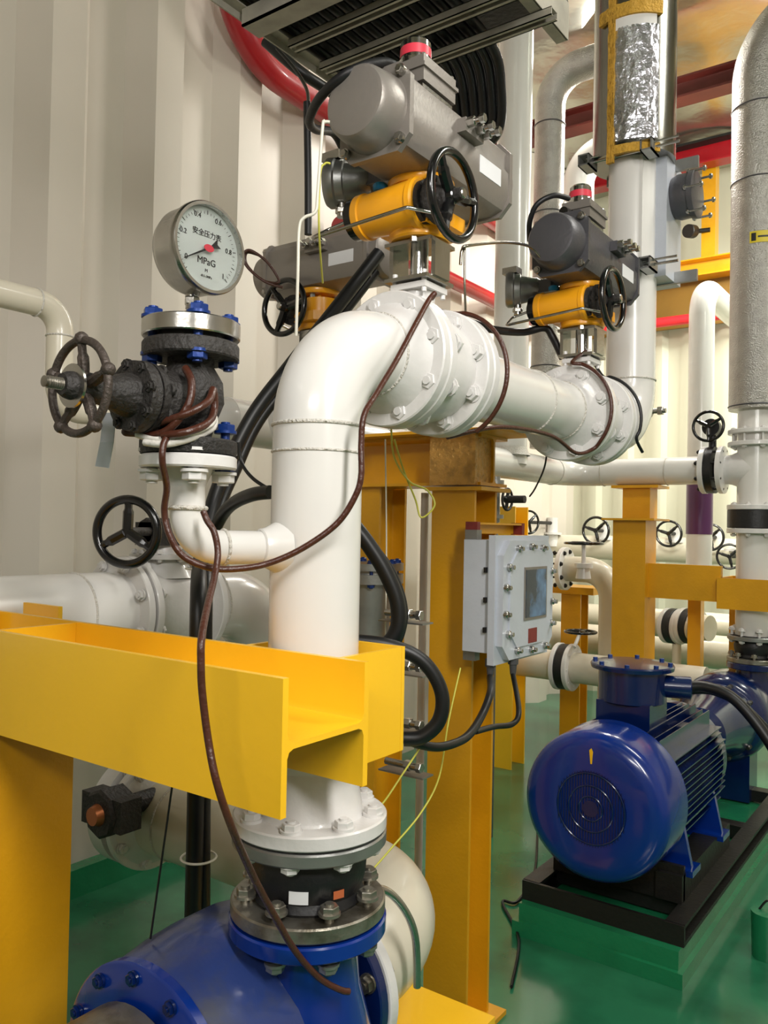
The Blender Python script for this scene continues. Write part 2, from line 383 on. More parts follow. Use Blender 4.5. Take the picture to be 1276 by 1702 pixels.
gt('安全压力表', 0, .024, .0125); gt('MPaG', .0, -.022, .0165); gt('0', -.043, -.024, .013); gt('0.2', -.05, .017, .012); gt('0.4', -.021, .052, .012); gt('0.6', .024, .052, .012); gt('0.8', .048, .008, .012); gt('1', .037, -.038, .013); gt('M', 0, -.037, .008)
gt('-0.1-1MPa', 0, -.047, .006)
bm = B()
for i in range(41):
    th = R(225 - 270*i/40); u = gr*math.cos(th) + gu*math.sin(th); n = gr*-math.sin(th) + gu*math.cos(th); l = .007 if i % 4 == 0 else .004; wd = .0006 if i % 4 == 0 else .0003
    prism(bm, [(.058, -wd), (.058+l, -wd), (.058+l, wd), (.058, wd)], ff, u, n, gd*.0003)
obj('dial_scale', bm, 'ink', ga)
nd = (gr*-.87 + gu*-.5).normalized(); nn = gd.cross(nd)
nl = obj('needle', prism(B(), [(-.026, -.008), (-.022, 0), (-.026, .008), (-.008, .0022), (.058, .0007), (.058, -.0007), (-.008, -.0022)], ff + gd*.004, nd, nn, gd*.001), 'ink', ga)
bm = B(); prism(bm, [(0.0105*math.cos(i/20*6.283), .0062*math.sin(i/20*6.283)) for i in range(20)], ff + gd*.0052, gr, gu, gd*.001); obj('pivot_badge', bm, 'ink_red', nl, 'pink red oval badge over the pivot')
bm = B(); lathe(bm, (GX, GY, 1.965), Z, [(0, .0), (0, .011), (.012, .011), (.014, .008), (.02, .008), (.02, .012), (.028, .012), (.03, .009), (.045, .009)], 24); hexa(bm, (GX, GY, 1.972), (GX, GY, 1.984), .013)
obj('stem', bm, 'steel', ga)
# metal tag hanging behind the wheel
tag = thing('metal_tag', 'thin bent metal tag dangling beside the black gate valve', 'tag', P(185, 700, 1.40))
o = P(183, 690, 1.40); bm = B(); tube(bm, spline([P(203, 712, 1.40), P(194, 700, 1.395), P(184, 690, 1.40)]), .0012, 6); obj('wire', bm, 'steel', tag)
bm = B(); q = [P(172, 686, 1.40), P(192, 686, 1.39), P(188, 735, 1.385), P(180, 778, 1.40), P(158, 775, 1.41), P(166, 735, 1.395)]
vs = [bm.verts.new(v) for v in q]; vb_ = [bm.verts.new(v + V((.0008, .001, 0))) for v in q]
for a in ((0,1,2,5), (5,2,3,4)): bm.faces.new([vs[i] for i in a]); bm.faces.new([vb_[i] for i in a][::-1])
for i in range(6): bm.faces.new((vs[i], vb_[i], vb_[(i+1) % 6], vs[(i+1) % 6]))
obj('plate', bm, 'alu_panel', tag, smooth=False)
# ------------------------------------------------------------ actuated ball valve set (local frame, pipe axis Y, stem Z)
def make_valve(label, group):
    t = thing('ball_valve', label, 'valve', (0, 0, 0), group)
    bm = B(); lathe(bm, (0, -.09, 0), Y, [(0, .07), (0, .1395), (.003, .1425), (.023, .1425), (.026, .1395), (.026, .112), (.05, .117), (.09, .119), (.13, .117), (.154, .112), (.154, .1395), (.157, .1425), (.177, .1425), (.18, .1395), (.18, .07)], 64)
    b = obj('valve_body', bm, 'white_cast', t)
    bm = B(); cyl(bm, (0, 0, .1), (0, 0, .165), .036, seg=24); box(bm, (-.045, -.045, .165), (.045, .045, .178)); obj('neck', bm, 'white_cast', t, bevel=.003)
    bolts(t, (0, -.0775+.0265, 0), Y, .118, 8, .03, .0175, 'white_cast', ph=.3, only=())
    bm = B(); box(bm, (-.055, -.055, .182), (.055, .055, .19)); box(bm, (-.06, -.03, .19), (-.05, .03, .265)); box(bm, (.05, -.03, .19), (.06, .03, .265)); box(bm, (-.06, -.05, .262), (.06, .05, .27)); obj('bracket', bm, 'steel', t, bevel=.0015)
    obj('stem', cyl(B(), (0, 0, .17), (0, 0, .27), .02, seg=20), 'chrome', t)
    for sx in (-1, 1):
        for sy in (-1, 1): obj('stud', cyl(B(), (.038*sx, .038*sy, .155), (.038*sx, .038*sy, .202), .006, seg=10), 'white_cast', t)
    return t
def make_gear(label, group, ymul=1):
    t = thing('gear_operator', label, 'gearbox', (0, 0, 0), group)
    z0 = .34; y0 = -.05
    bm = lathe(B(), (-.125, y0, z0), X, [(0, 0), (0, .046), (.004, .05), (.02, .051), (.022, .047), (.13, .053), (.15, .053), (.152, .056), (.163, .056), (.168, .052), (.168, 0)], 40)
    body = obj('worm_housing', bm, 'yellow_gear', t)
    bm = B(); prism(bm, [(-.085, -.03), (-.06, -.062), (.06, -.062), (.085, -.03), (.085, .05), (.055, .085), (-.055, .085), (-.085, .05)], (0, 0, .295), X, Y, Z*.03)
    cyl(bm, (0, 0, .274), (0, 0, .3), .068, seg=32, bev=.004); cyl(bm, (0, .01, .315), (0, .01, .375), .066, seg=32)
    obj('gear_case', bm, 'yellow_gear', t, bevel=.003)
    bm = B(); lathe(bm, (0, 0, .36), Z, [(0, .045), (.03, .038), (.03, .072), (.033, .074), (.045, .074), (.048, .071), (.048, 0)], 40)
    for i in range(4): th = R(45+90*i); box(bm, (.045*math.cos(th)-.004, .045*math.sin(th)-.004, .36), (.045*math.cos(th)+.004, .045*math.sin(th)+.004, .392))
    obj('top_flange', bm, 'yellow_gear', t)
    for i in range(4):
        th = R(20+90*i); c = V((.056*math.cos(th), .056*math.sin(th), 0)); bm = B(); hexa(bm, c+Z*.374, c+Z*.391, .009); cyl(bm, c+Z*.36, c+Z*.376, .005, seg=10); obj('bolt', bm, 'steel', t)
        c = V((.05*math.cos(th), .05*math.sin(th), 0)); obj('lower_bolt', hexa(B(), c+Z*.262, c+Z*.274, .009), 'steel', t)
    bm = lathe(B(), (-.155, y0, z0), X, [(0, 0), (0, .026), (.008, .03), (.012, .046), (.03, .046), (.03, 0)], 32); obj('end_cap', bm, 'black_gloss', t)
    bm = lathe(B(), (.042, y0, z0), X, [(0, .046), (.012, .046), (.014, .036), (.024, .034), (.026, .05), (.036, .05), (.038, .03), (.06, .024), (.064, .015), (.095, .013), (.095, 0)], 32); col = obj('shaft_collar', bm, 'black_cast', t)
    bolts(t, (.074, y0, z0), X, .041, 6, .014, .006, 'black_cast', name='collar_bolt')
    wl = wheel(t, (.115, y0, z0), X, .088, .0095, 3, 'black_gloss', .018, ph=.9, dish=.006, st=.0095)
    obj('hub_cap', cyl(B(), (.118, y0, z0), (.142, y0, z0), .011, seg=18, bev=.002), 'steel', wl)
    lev = tube(B(), route([(.1, y0-.03, z0-.045), (.05, y0-.075, z0-.035), (-.19, y0-.095, z0-.06), (-.2, y0-.03, z0-.02), (-.14, y0-.01, z0)], .012), .004, 10); obj('pull_bar', lev, 'steel', t)
    obj('indicator_cap', cyl(B(), (-.075, y0-.0, z0+.052), (-.075, y0, z0+.068), .016, seg=20, bev=.003), 'cyan_cap', t, 'bright blue plastic cap')
    return t
def make_act(label, group, m='cast_alu'):
    t = thing('pneumatic_actuator', label, 'actuator', (0, 0, 0), group)
    z = .49; y0, y1 = -.165, .25
    bm = B(); prism(bm, [(-.085, -.045), (-.07, -.075), (-.04, -.085), (.04, -.085), (.07, -.075), (.085, -.045), (.085, .01), (.078, .02), (.078, .06), (.05, .088), (-.05, .088), (-.078, .06), (-.078, .02), (-.085, .01)], (0, y0, z), X, Z, Y*(y1-y0))
    b = obj('body', bm, m, t, bevel=.004)
    bm = B(); sq = [(-.088, -.06), (-.06, -.09), (.06, -.09), (.088, -.06), (.088, .06), (.06, .09), (-.06, .09), (-.088, .06)]
    prism(bm, sq, (0, y0-.012, z), X, Z, Y*.014); lathe(bm, (0, y0-.01, z), -Y, [(0, .082), (.03, .078), (.06, .074), (.068, .068), (.07, .06), (.07, 0)], 48)
    obj('end_cap', bm, m, t)
    bm = B(); prism(bm, sq, (0, y1, z), X, Z, Y*.014); lathe(bm, (0, y1+.01, z), Y, [(0, .08), (.03, .076), (.036, .068), (.036, 0)], 48); obj('end_cap', bm, m, t)
    for yy in (y0-.012,):
        for sx in (-1, 1):
            for sz in (-1, 1):
                bm = B(); c = V((.068*sx, yy, z+.068*sz)); cyl(bm, c, c-Y*.01, .011, seg=14); hexa(bm, c-Y*.008, c-Y*.016, .008); obj('bolt', bm, 'steel', t)
    obj('label_plate', box(B(), (.0848, .11, z-.035), (.0862, .21, z+.005)), 'paper', t, 'small pale label plate on the side')
    bm = B(); box(bm, (.078, .02, z+.02), (.1, .1, z+.05)); obj('air_block', bm, m, t, bevel=.003)
    for yy in (.03, .07, .1):
        bm = B(); hexa(bm, (.098, yy, z+.04), (.118, yy, z+.04), .011); cyl(bm, (.11, yy, z+.04), (.135, yy, z+.04), .0065, seg=14); hexa(bm, (.13, yy, z+.04), (.142, yy, z+.04), .01); obj('air_fitting', bm, 'steel', t)
    return t
def make_box(label, group, m='cast_alu'):
    t = thing('limit_switch_box', label, 'switch box', (0, 0, .578), group)
    z = .60
    bm = B(); box(bm, (-.04, -.06, z-.012), (.04, .06, z-.004)); box(bm, (-.035, -.05, z-.024), (-.02, .05, z-.004)); box(bm, (.02, -.05, z-.024), (.035, .05, z-.004)); obj('bracket', bm, 'steel', t)
    bm = B(); box(bm, (-.045, -.065, z), (.045, .065, z+.03)); box(bm, (-.05, -.07, z+.028), (.05, .07, z+.036)); h = obj('housing', bm, m, t, bevel=.005)
    bm = B(); box(bm, (-.045, -.066, z+.036), (.045, .066, z+.055)); obj('lid', bm, m, t, bevel=.006)
    bm = lathe(B(), (0, -.03, z+.053), Z, [(0, .038), (.008, .038), (.01, .034), (.05, .033), (.056, .028), (.058, 0)], 32); d = obj('indicator_dome', bm, 'chrome', t, 'shiny domed position indicator')
    bm = lathe(B(), (0, -.03, z+.07), Z, [(0, .0345), (.02, .0342), (.02, .032)], 32); obj('red_band', bm, 'ink_red', d, 'red indicator window')
    for sy in (-1, 1):
        for sx in (-1, 1): obj('screw', hexa(B(), (.038*sx, .057*sy, z+.055), (.038*sx, .057*sy, z+.061), .006), 'steel', t)
    bm = B(); cyl(bm, (-.02, -.065, z+.018), (-.02, -.11, z+.012), .014, seg=18); obj('cable_gland', bm, 'black_gloss', t)
    return t
def make_sensor(label, group):
    t = thing('solenoid_valve', label, 'solenoid', (0, 0, 0), group)
    c = V((-.135, .0, .445)); d = (V((-.9, -.42, 0))).normalized()
    bm = lathe(B(), c, d, [(0, 0), (0, .03), (.01, .036), (.03, .038), (.06, .045), (.062, .05), (.08, .052), (.084, .056), (.10, .056), (.108, .05), (.11, 0)], 36); obj('housing', bm, 'galvanized', t)
    bm = B(); p = c + d*.085; box(bm, p + V((-.03, -.02, .05)), p + V((.02, .02, .07))); obj('terminal_block', bm, 'steel', t)
    bm = B(); box(bm, c + V((-.02, -.03, -.02)), c + V((.05, .03, .02))); obj('mounting_block', bm, 'cast_alu_dark', t, bevel=.003)
    bm = B(); q = c + d*.07; cyl(bm, q - Z*.045, q - Z*.08, .012, seg=14); hexa(bm, q-Z*.06, q-Z*.072, .016); obj('cable_gland', bm, 'steel', t)
    return t
g0 = None
v1 = make_valve('white flanged ball valve right after the big elbow of the riser', None)
k1 = make_gear('yellow gear operator with black handwheel nearest the viewer, above the big elbow', None)
a1 = make_act('grey pneumatic actuator with big round end cap, nearest of the three', None)
b1 = make_box('grey limit switch box with red indicator, on top of the nearest actuator', None)
s1 = make_sensor('silver round solenoid housing left of the nearest yellow gear operator', None)
def recolour(root, a, b):
    for o in list(root.children):
        if o.material_slots and o.material_slots[0].material == MATS[a]:
            o.material_slots[0].link = 'OBJECT'; o.material_slots[0].material = MATS[b]
def place(lst, loc, labels, rz=0, skip=(), dark=False):
    for i, (o, l) in enumerate(zip(lst, labels)):
        if l is None: continue
        c0 = V(o.location); c0.rotate(Matrix.Rotation(rz, 3, 'Z')); n = dup(o, V(loc) + c0, rz, l)
        if dark and o.name.startswith('pneu'): recolour(n, 'cast_alu', 'cast_alu_dark')
VY1, VY2 = 1.512, 2.43
place([v1, k1, a1, b1], (RX, VY2, RZ), ['white flanged ball valve at the far end of the short overhead pipe', 'yellow gear operator with black handwheel above the farther overhead valve', 'dark grey pneumatic actuator on the farther overhead valve', 'limit switch box with red indicator on the farther overhead actuator'], dark=True)
dup(s1, (RX+.0, VY2-.02, RZ-.03), 0, 'grey round solenoid housing left of the farther yellow gear operator')
place([v1, k1, a1, b1], (-1.80, 2.10, RZ+.02), ['white flanged ball valve hidden behind the big white elbow', 'yellow gear operator behind the big elbow with its black wheel facing the viewer', 'grey pneumatic actuator seen side on behind the big elbow, left of the riser', None], R(-90))
for o in (v1, k1, a1, b1, s1): o.location = V(o.location) + V((RX, VY1, RZ))
for o in bpy.data.objects:
    pass
# flange bolts of the overhead pairs belong to the mating pipe spools
sp, b_ = pipe_thing('spool_pipe', 'short white overhead pipe between the two actuated ball valves', [(RX, VY1+.13, RZ), (RX, VY2-.13, RZ)], .084)
obj('flange', neck_flange(B(), (RX, VY1+.093, RZ), -Y), 'white_cast', sp); obj('flange', neck_flange(B(), (RX, VY2-.093, RZ), Y), 'white_cast', sp)
seam(sp, (RX, VY1+.175, RZ), Y, .084); seam(sp, (RX, 2.06, RZ), Y, .084); seam(sp, (RX, VY2-.17, RZ), Y, .084)
bolts(sp, (RX, VY1+.0925, RZ), Y, .118, 8, .056, .0175, 'white_cast', ph=.3)
bolts(sp, (RX, VY2-.0925, RZ), Y, .118, 8, .056, .0175, 'white_cast', ph=.3)
R2Y = 2.87
r2, b_ = pipe_thing('process_pipe', 'white pipe turning up behind the farther ball valve towards the foil wrapped section', [(RX, VY2+.13, RZ), (RX, R2Y, RZ), (RX, R2Y, 2.93)], .084, Rb=.165)
obj('flange', neck_flange(B(), (RX, VY2+.093, RZ), -Y), 'white_cast', r2)
bolts(r2, (RX, VY2+.0925, RZ), Y, .118, 8, .056, .0175, 'white_cast', ph=.3)
seam(r2, (RX, R2Y, 2.13), Z, .084); seam(r2, (RX, R2Y, 2.5), Z, .084); seam(r2, (RX, 2.7, RZ), Y, .084)
# ------------------------------------------------------------ expansion joint + near pump
def flange_ring(bm, z0, z1, r=.1425, ri=.07, x=RX, y=RY): return ring_disc(bm, (x, y, z0), Z, r, ri, z1-z0)
def make_joint(x, y, zt, label):
    """flexible joint hanging from flange face zt"""
    t = thing('rubber_joint', label, 'pipe joint', (x, y, zt-.16))
    bm = B(); lathe(bm, (x, y, zt-.158), Z, [(0, .06), (0, .094), (.005, .098), (.03, .100), (.036, .104), (.05, .098), (.075, .105), (.10, .107), (.12, .1), (.135, .096), (.155, .096), (.155, .06)], 56)
    bm2 = obj('bellows', bm, 'rubber', t)
    obj('upper_flange', flange_ring(B(), zt-.028, zt-.004, .1425, .09, x, y), 'galvanized', t)
    obj('lower_flange', flange_ring(B(), zt-.155, zt-.128, .1425, .09, x, y), 'old_steel', t)
    obj('gasket', flange_ring(B(), zt-.005, zt-.0, .127, .08, x, y), 'rubber', t)
    bolts(t, (x, y, zt-.142), Z, .119, 8, .056, .0165, 'old_steel', ph=.55, name='lower_bolt')
    bolts(t, (x, y, zt), Z, .119, 8, .056, .0165, 'white_cast', ph=.35, name='upper_bolt')
    return t
ej = make_joint(RX, RY, 1.046, 'black rubber joint between silver flanges, above the near blue pump')
def label_patch(parent, c, r, a0, a1, z0, z1, m, name='label_plate', label=None):
    bm = B(); n = 8; c = V(c); A = []; 
    for rr in (r, r+.0008):
        A.append([[bm.verts.new(c + V((math.cos(a0+(a1-a0)*i/n)*rr, math.sin(a0+(a1-a0)*i/n)*rr, z))) for i in range(n+1)] for z in (z0, z1)])
    for L_ in A:
        for i in range(n): bm.faces.new((L_[0][i], L_[0][i+1], L_[1][i+1], L_[1][i]))
    for k in (0, 1):
        for i in range(n): bm.faces.new((A[0][k][i], A[0][k][i+1], A[1][k][i+1], A[1][k][i]))
    for i in (0, n): bm.faces.new((A[0][0][i], A[0][1][i], A[1][1][i], A[1][0][i]))
    return obj(name, bm, m, parent, label)
vw = math.atan2(-RY, -RX)   # direction from riser to viewer
label_patch(ej, (RX, RY, 0), .1065, vw-.32, vw-.0, .944, .966, 'paper', label='white printed label')
label_patch(ej, (RX, RY, 0), .1065, vw+.42, vw+.62, .948, .962, 'label_orange', label='small orange brown label')
PXc, PZc = -1.14, .64
np_ = thing('centrifugal_pump', 'bright blue centrifugal pump at the bottom of the frame under the rubber joint', 'pump', (PXc, 1.12, .3))
zf = .888
bm = B(); ring_disc(bm, (RX, RY, zf-.03), Z, .145, .07, .029); obj('discharge_flange', bm, 'blue_paint', np_)
bm = B(); lathe(bm, (RX, RY, zf-.028), -Z, [(0, .098), (.03, .092), (.1, .098), (.2, .125), (.26, .13)], 48); obj('discharge_neck', bm, 'blue_paint', np_)
bm = B(); lathe(bm, (PXc, .93, PZc), Y, [(0, .0), (0, .2), (.02, .205), (.05, .21), (.09, .217), (.15, .222), (.24, .222), (.31, .21), (.36, .19), (.38, .13), (.4, .11), (.42, .11)], 64); obj('volute', bm, 'blue_dirty', np_)
bm = B(); lathe(bm, (PXc, .935, PZc), -Y, [(0, 0), (0, .205), (.004, .21), (.02, .21), (.024, .205), (.026, .13), (.05, .11), (.06, .1)], 64); obj('casing_cover', bm, 'blue_paint', np_)
bolts(np_, (PXc, .93, PZc), Y, .188, 12, .045, .011, 'blue_deep', ph=.1, name='cover_bolt')
bm = B(); cyl(bm, (PXc, .9, PZc), (PXc, .2, PZc), .152, .145, seg=40, bev=.004); lathe(bm, (PXc, .60, PZc), -Y, [(0, .14), (0, .165), (.03, .165), (.03, .14)], 40); obj('bearing_housing', bm, 'old_steel', np_, 'worn grey bearing housing')
bm = B(); ring_disc(bm, (-1.11, 1.335, PZc), Y, .165, .09, .026); obj('suction_flange', bm, 'blue_deep', np_)
bm = B(); box(bm, (PXc-.16, .97, 0), (PXc+.16, 1.15, .1)); box(bm, (PXc-.13, 1.0, .1), (PXc+.13, 1.12, .5)); obj('foot', bm, 'blue_deep', np_, bevel=.005)
bolts(np_, (RX, RY, zf-.035), Z, .119, 8, .012, .0165, 'galvanized', ph=.55, name='flange_nut')
# suction line
sl, b_ = pipe_thing('process_pipe', 'thick white pipe near the floor curving into the near pump from the left', [(-2.06, 1.69, .70), (-1.06, 1.69, .70), (-1.11, 1.375, .64)], .115, Rb=.2)
b_.data.materials[0] = MATS['cream_pipe']
bm = B(); lathe(bm, (-1.11, 1.362, PZc), Y, [(0, .09), (0, .167), (.003, .17), (.024, .17), (.027, .167), (.027, .13), (.06, .111)], 64); obj('flange', bm, 'white_cast', sl)
bolts(sl, (-1.11, 1.36, PZc), Y, .143, 8, .056, .0165, 'old_steel', ph=.4)
obj('flange', neck_flange(B(), (-2.09, 1.69, .70), -X, .11, .17, .026, .05), 'white_cast', sl)
bolts(sl, (-2.09, 1.69, .70), X, .145, 8, .06, .016, 'white_cast', ph=.3)
seam(sl, (-1.42, 1.69, .70), X, .115); seam(sl, (-1.95, 1.69, .70), X, .115)
lv = thing('butterfly_valve', 'white valve with dark gearbox at the left end of the low pipe', 'valve', (-2.25, 1.66, .5))
bm = B(); lathe(bm, (-2.12, 1.69, .70), -X, [(0, .09), (0, .167), (.06, .167), (.06, .09)], 48); obj('wafer_body', bm, 'white_cast', lv)
bm = B(); c = PY(152, 1358, 1.42); cyl(bm, c + Y*.05, c + Y*.3, .03, seg=20); cyl(bm, c + Y*.02, c + Y*.11, .07, seg=8, bev=.008); box(bm, c + V((-.09, .03, -.04)), c + V((.09, .1, .05))); obj('gearbox', bm, 'black_cast', lv, bevel=.003)
bm = B(); cyl(bm, c + V((.0, .03, 0)), c + V((.0, -.0, 0)), .035, .025, seg=24); obj('position_cap', bm, 'copper', lv)
# drain hose / chrome tube by the joint
ct = tube(B(), spline([P(600, 1478, 1.63), P(640, 1480, 1.66), P(672, 1512, 1.68), P(690, 1560, 1.69), P(693, 1640, 1.70)], 10), .008, 12); o = obj('drain_tube', ct, 'steel'); T(o, 'shiny silver tube curving down beside the near pump joint', 'tube')
# ------------------------------------------------------------ near support beam, clamp and post
BYc = .981; BZc = 1.28; BX1 = -.805
be = thing('support_beam', 'bright yellow H beam crossing the foreground in front of the riser', 'beam', (BX1, BYc, 1.18))
obj('beam_section', hsec(B(), (BX1, BYc, BZc), -X, Y, Z, 1.3, .205, .2, .012, .009, .013), 'yellow', be)
obj('stiffener', box(B(), (-1.60, BYc-.09, BZc+.004), (-1.59, BYc+.09, BZc+.098)), 'yellow', be)
cl = thing('pipe_clamp', 'yellow box clamp plate behind the near beam around the riser', 'clamp', (RX, RY, 1.2))
obj('side_plate', box(B(), (-.90, 1.104, 1.175), (-.89, 1.30, 1.372)), 'yellow', cl, bevel=.001)
obj('side_plate', box(B(), (-1.125, 1.104, 1.175), (-1.115, 1.30, 1.372)), 'yellow', cl, bevel=.001)
obj('rear_plate', box(B(), (-1.125, 1.301, 1.175), (-.89, 1.311, 1.372)), 'yellow', cl, bevel=.001)
for zz in (1.21, 1.34): obj('bolt', hexa(B(), (-.98, 1.30, zz), (-.98, 1.325, zz), .01), 'galvanized', cl)
po = thing('support_column', 'yellow H column at the lower left holding the near beam', 'column', (-1.7, .98, 0))
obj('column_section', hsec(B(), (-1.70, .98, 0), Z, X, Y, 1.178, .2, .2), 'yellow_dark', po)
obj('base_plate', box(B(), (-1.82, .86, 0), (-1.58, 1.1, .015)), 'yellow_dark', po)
b2 = thing('support_beam', 'stub of yellow beam peeking behind the left end of the near beam', 'beam', (-1.9, 1.14, 1.2))
obj('beam_section', hsec(B(), (-1.90, 1.14, 1.28), -X, Y, Z, .16, .2, .2), 'yellow', b2)
# ------------------------------------------------------------ steel frame behind riser
cA = thing('support_column', 'tall yellow H column right of the riser carrying the grey panel box', 'column', (-1.40, 2.40, 0))
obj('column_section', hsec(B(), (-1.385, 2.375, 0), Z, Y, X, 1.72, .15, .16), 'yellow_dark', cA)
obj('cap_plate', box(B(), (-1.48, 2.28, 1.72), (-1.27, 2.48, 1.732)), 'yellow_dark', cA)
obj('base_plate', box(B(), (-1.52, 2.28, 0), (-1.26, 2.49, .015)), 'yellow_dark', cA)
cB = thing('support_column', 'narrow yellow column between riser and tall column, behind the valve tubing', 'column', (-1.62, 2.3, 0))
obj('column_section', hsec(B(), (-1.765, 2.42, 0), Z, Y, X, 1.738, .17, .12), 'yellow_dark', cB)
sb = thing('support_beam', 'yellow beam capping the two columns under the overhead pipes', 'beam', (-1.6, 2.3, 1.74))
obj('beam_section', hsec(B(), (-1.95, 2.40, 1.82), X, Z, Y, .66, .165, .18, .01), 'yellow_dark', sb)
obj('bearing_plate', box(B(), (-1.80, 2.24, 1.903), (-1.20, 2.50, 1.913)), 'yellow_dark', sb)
obj('wrapped_end', box(B(), (-1.47, 2.29, 1.738), (-1.30, 2.40, 1.902)), 'yellow_foil', sb, 'end wrapped in crinkled gold foil', bevel=.004)
fb = thing('floor_beam', 'low yellow beam end at the bottom beside the near pump', 'beam', (-1.0, 1.62, .3))
obj('beam_box', box(B(), (-1.6, 1.56, .36), (-.93, 1.78, .44)), 'yellow', fb, bevel=.003); obj('leg', box(B(), (-1.25, 1.6, 0), (-1.1, 1.74, .36)), 'yellow', fb, bevel=.003)
fc = thing('support_column', 'distant yellow column standing on the green floor behind the panel box', 'column', (-2.44, 4.9, 0))
fcx = PZ(845, 1280, 0); fc.location = (fcx.x, fcx.y, 0); WL[fc.name] = V(fc.location)
PF = PZ(838, 1270, .0)
obj('column_section', hsec(B(), (PF.x, PF.y, 0), Z, Y, X, 1.75, .2, .2), 'yellow', fc)
# panel box
pb = thing('control_panel_box', 'light grey explosion proof control box with small dark screen on the tall column', 'control box', (-1.2, 2.3, 1.3))
bx0, bx1, py0, py1, pz0, pz1 = -1.285, -1.19, 2.20, 2.55, 1.205, 1.565
bm = B(); box(bm, (bx0, py0+.005, pz0+.02), (bx1, py1-.02, pz1-.0)); obj('housing', bm, 'alu_panel', pb, bevel=.01)
bm = B(); box(bm, (bx1, py0-.012, pz0-.012), (bx1+.022, py1+.012, pz1+.015)); obj('rim', bm, 'alu_panel', pb, bevel=.004)
def octo(a0, b0, a1, b1, c): return [(a0+c, b0), (a1-c, b0), (a1, b0+c), (a1, b1-c), (a1-c, b1), (a0+c, b1), (a0, b1-c), (a0, b0+c)]
dx = bx1+.022
bm = B(); prism(bm, octo(py0, pz0, py1, pz1, .045), (dx, 0, 0), Y, Z, X*.022); dr = obj('door', bm, 'alu_panel', pb, bevel=.006)
bm = B(); prism(bm, octo(py0+.035, pz0+.035, py1-.03, pz1-.03, .05), (dx+.022, 0, 0), Y, Z, X*.006); obj('raised_panel', bm, 'alu_panel', dr, bevel=.002)
obj('screen_frame', box(B(), (dx+.027, 2.325, 1.318), (dx+.031, 2.485, 1.482)), 'cast_alu', dr); obj('screen', box(B(), (dx+.031, 2.333, 1.326), (dx+.0325, 2.477, 1.474)), 'screen', dr, 'dark glossy display window')
obj('name_plate', box(B(), (dx+.028, 2.36, 1.245), (dx+.0295, 2.42, 1.29)), 'plate_red', dr, 'small dark red plate')
for (yy, zz) in ((py0+.03, pz0+.08), (py0+.012, pz0+.14), (py0+.012, pz1-.14), (py0+.03, pz1-.08), (py0+.09, pz1-.025), (py0+.18, pz1-.02), (py0+.26, pz1-.025), (py1-.02, pz1-.1), (py1-.012, pz1-.2), (py1-.02, pz0+.09), (py1-.06, pz0+.02), (py0+.19, pz0+.018), (py0+.09, pz0+.025)):
    bm = B(); cyl(bm, (dx-.004, yy, zz), (dx+.034, yy, zz), .011, seg=14, bev=.002); hexa(bm, (dx+.033, yy, zz), (dx+.044, yy, zz), .0075); bo = obj('door_bolt', bm, 'steel', pb)
for zz in (pz0+.09, pz0+.18, pz0+.27):
    obj('hinge_pin', box(B(), (bx1-.02, py0-.006, zz-.008), (bx1-.012, py0+.006, zz+.008)), 'dark_iron', pb)
for (xx, yy) in ((bx1-.0, py0+.01), (bx1+.03, py0+.10)):
    bm = B(); hexa(bm, (xx, yy, pz0+.005), (xx, yy, pz0-.02), .016); cyl(bm, (xx, yy, pz0-.02), (xx, yy, pz0-.05), .012, .009, seg=16); obj('cable_gland', bm, 'cast_alu_dark', pb)
for zz in (pz0+.0, pz1-.0):
    obj('mounting_lug', box(B(), (bx0-.012, py0+.03, zz-.012), (bx0+.03, py0+.06, zz+.03)), 'galvanized', pb, bevel=.003)
br_ = thing('mounting_bracket', 'short yellow angle arm above the control box', 'bracket', (-1.3, 2.3, 1.6))
bm = B(); box(bm, (-1.30, 2.25, 1.583), (-1.293, 2.56, 1.618)); box(bm, (-1.30, 2.25, 1.612), (-1.262, 2.56, 1.618)); obj('angle_arm', bm, 'yellow_dark', br_)
for yy in (2.247, 2.555): obj('end_cap', box(B(), (-1.302, yy-.006, 1.58), (-1.26, yy+.012, 1.62)), 'plate_red', br_, 'dark red painted end')
# ============================================================ PIPES ALONG THE LEFT WALL
LX = -2.2
w4, b_ = pipe_thing('process_pipe', 'long white pipe along the ribbed wall passing behind the riser and turning right', [(LX, 2.06, RZ+.02), (LX, 5.1, RZ+.02), (-1.33, 5.1, RZ+.02)], .084, Rb=.229)
b_.data.materials[0] = MATS['white_pipe']
for y in (3.0, 3.9, 4.85): seam(w4, (LX, y, RZ+.02), Y, .084)
seam(w4, (-1.95, 5.1, RZ+.02), X, .084); seam(w4, (-1.55, 5.1, RZ+.02), X, .084)
obj('reducer', lathe(B(), (LX, 2.07, RZ+.02), -Y, [(0, .084), (.03, .08), (.12, .042), (.15, .039)], 40), 'white_pipe', w4)
sml, b_ = pipe_thing('process_pipe', 'thin white pipe at far left dropping in two elbows against the ribbed wall', [(-2.24, -.4, 2.235), (-2.24, 1.43, 2.235), (-2.24, 1.43, 1.93), (LX, 1.93, RZ+.01)], .039, 'cream_pipe', Rb=.075)
for c, d in (((-2.24, 1.35, 2.235), Y), ((-2.24, 1.43, 2.15), Z), ((-2.24, 1.43, 2.02), Z)): seam(sml, c, d, .039, .003)
bigl, b_ = pipe_thing('process_pipe', 'wide white pipe low on the left behind the near beam, turning down', [(LX+.0, -.6, 1.32), (LX, 2.28, 1.32), (LX, 2.28, .4)], .122, Rb=.23)
for y in (1.47, 1.9, 2.0): seam(bigl, (LX, y, 1.32), Y, .122)
gvb = thing('gate_valve', 'large white gate valve on the wide left pipe with black three spoke wheel', 'valve', (LX, 1.7, 1.2))
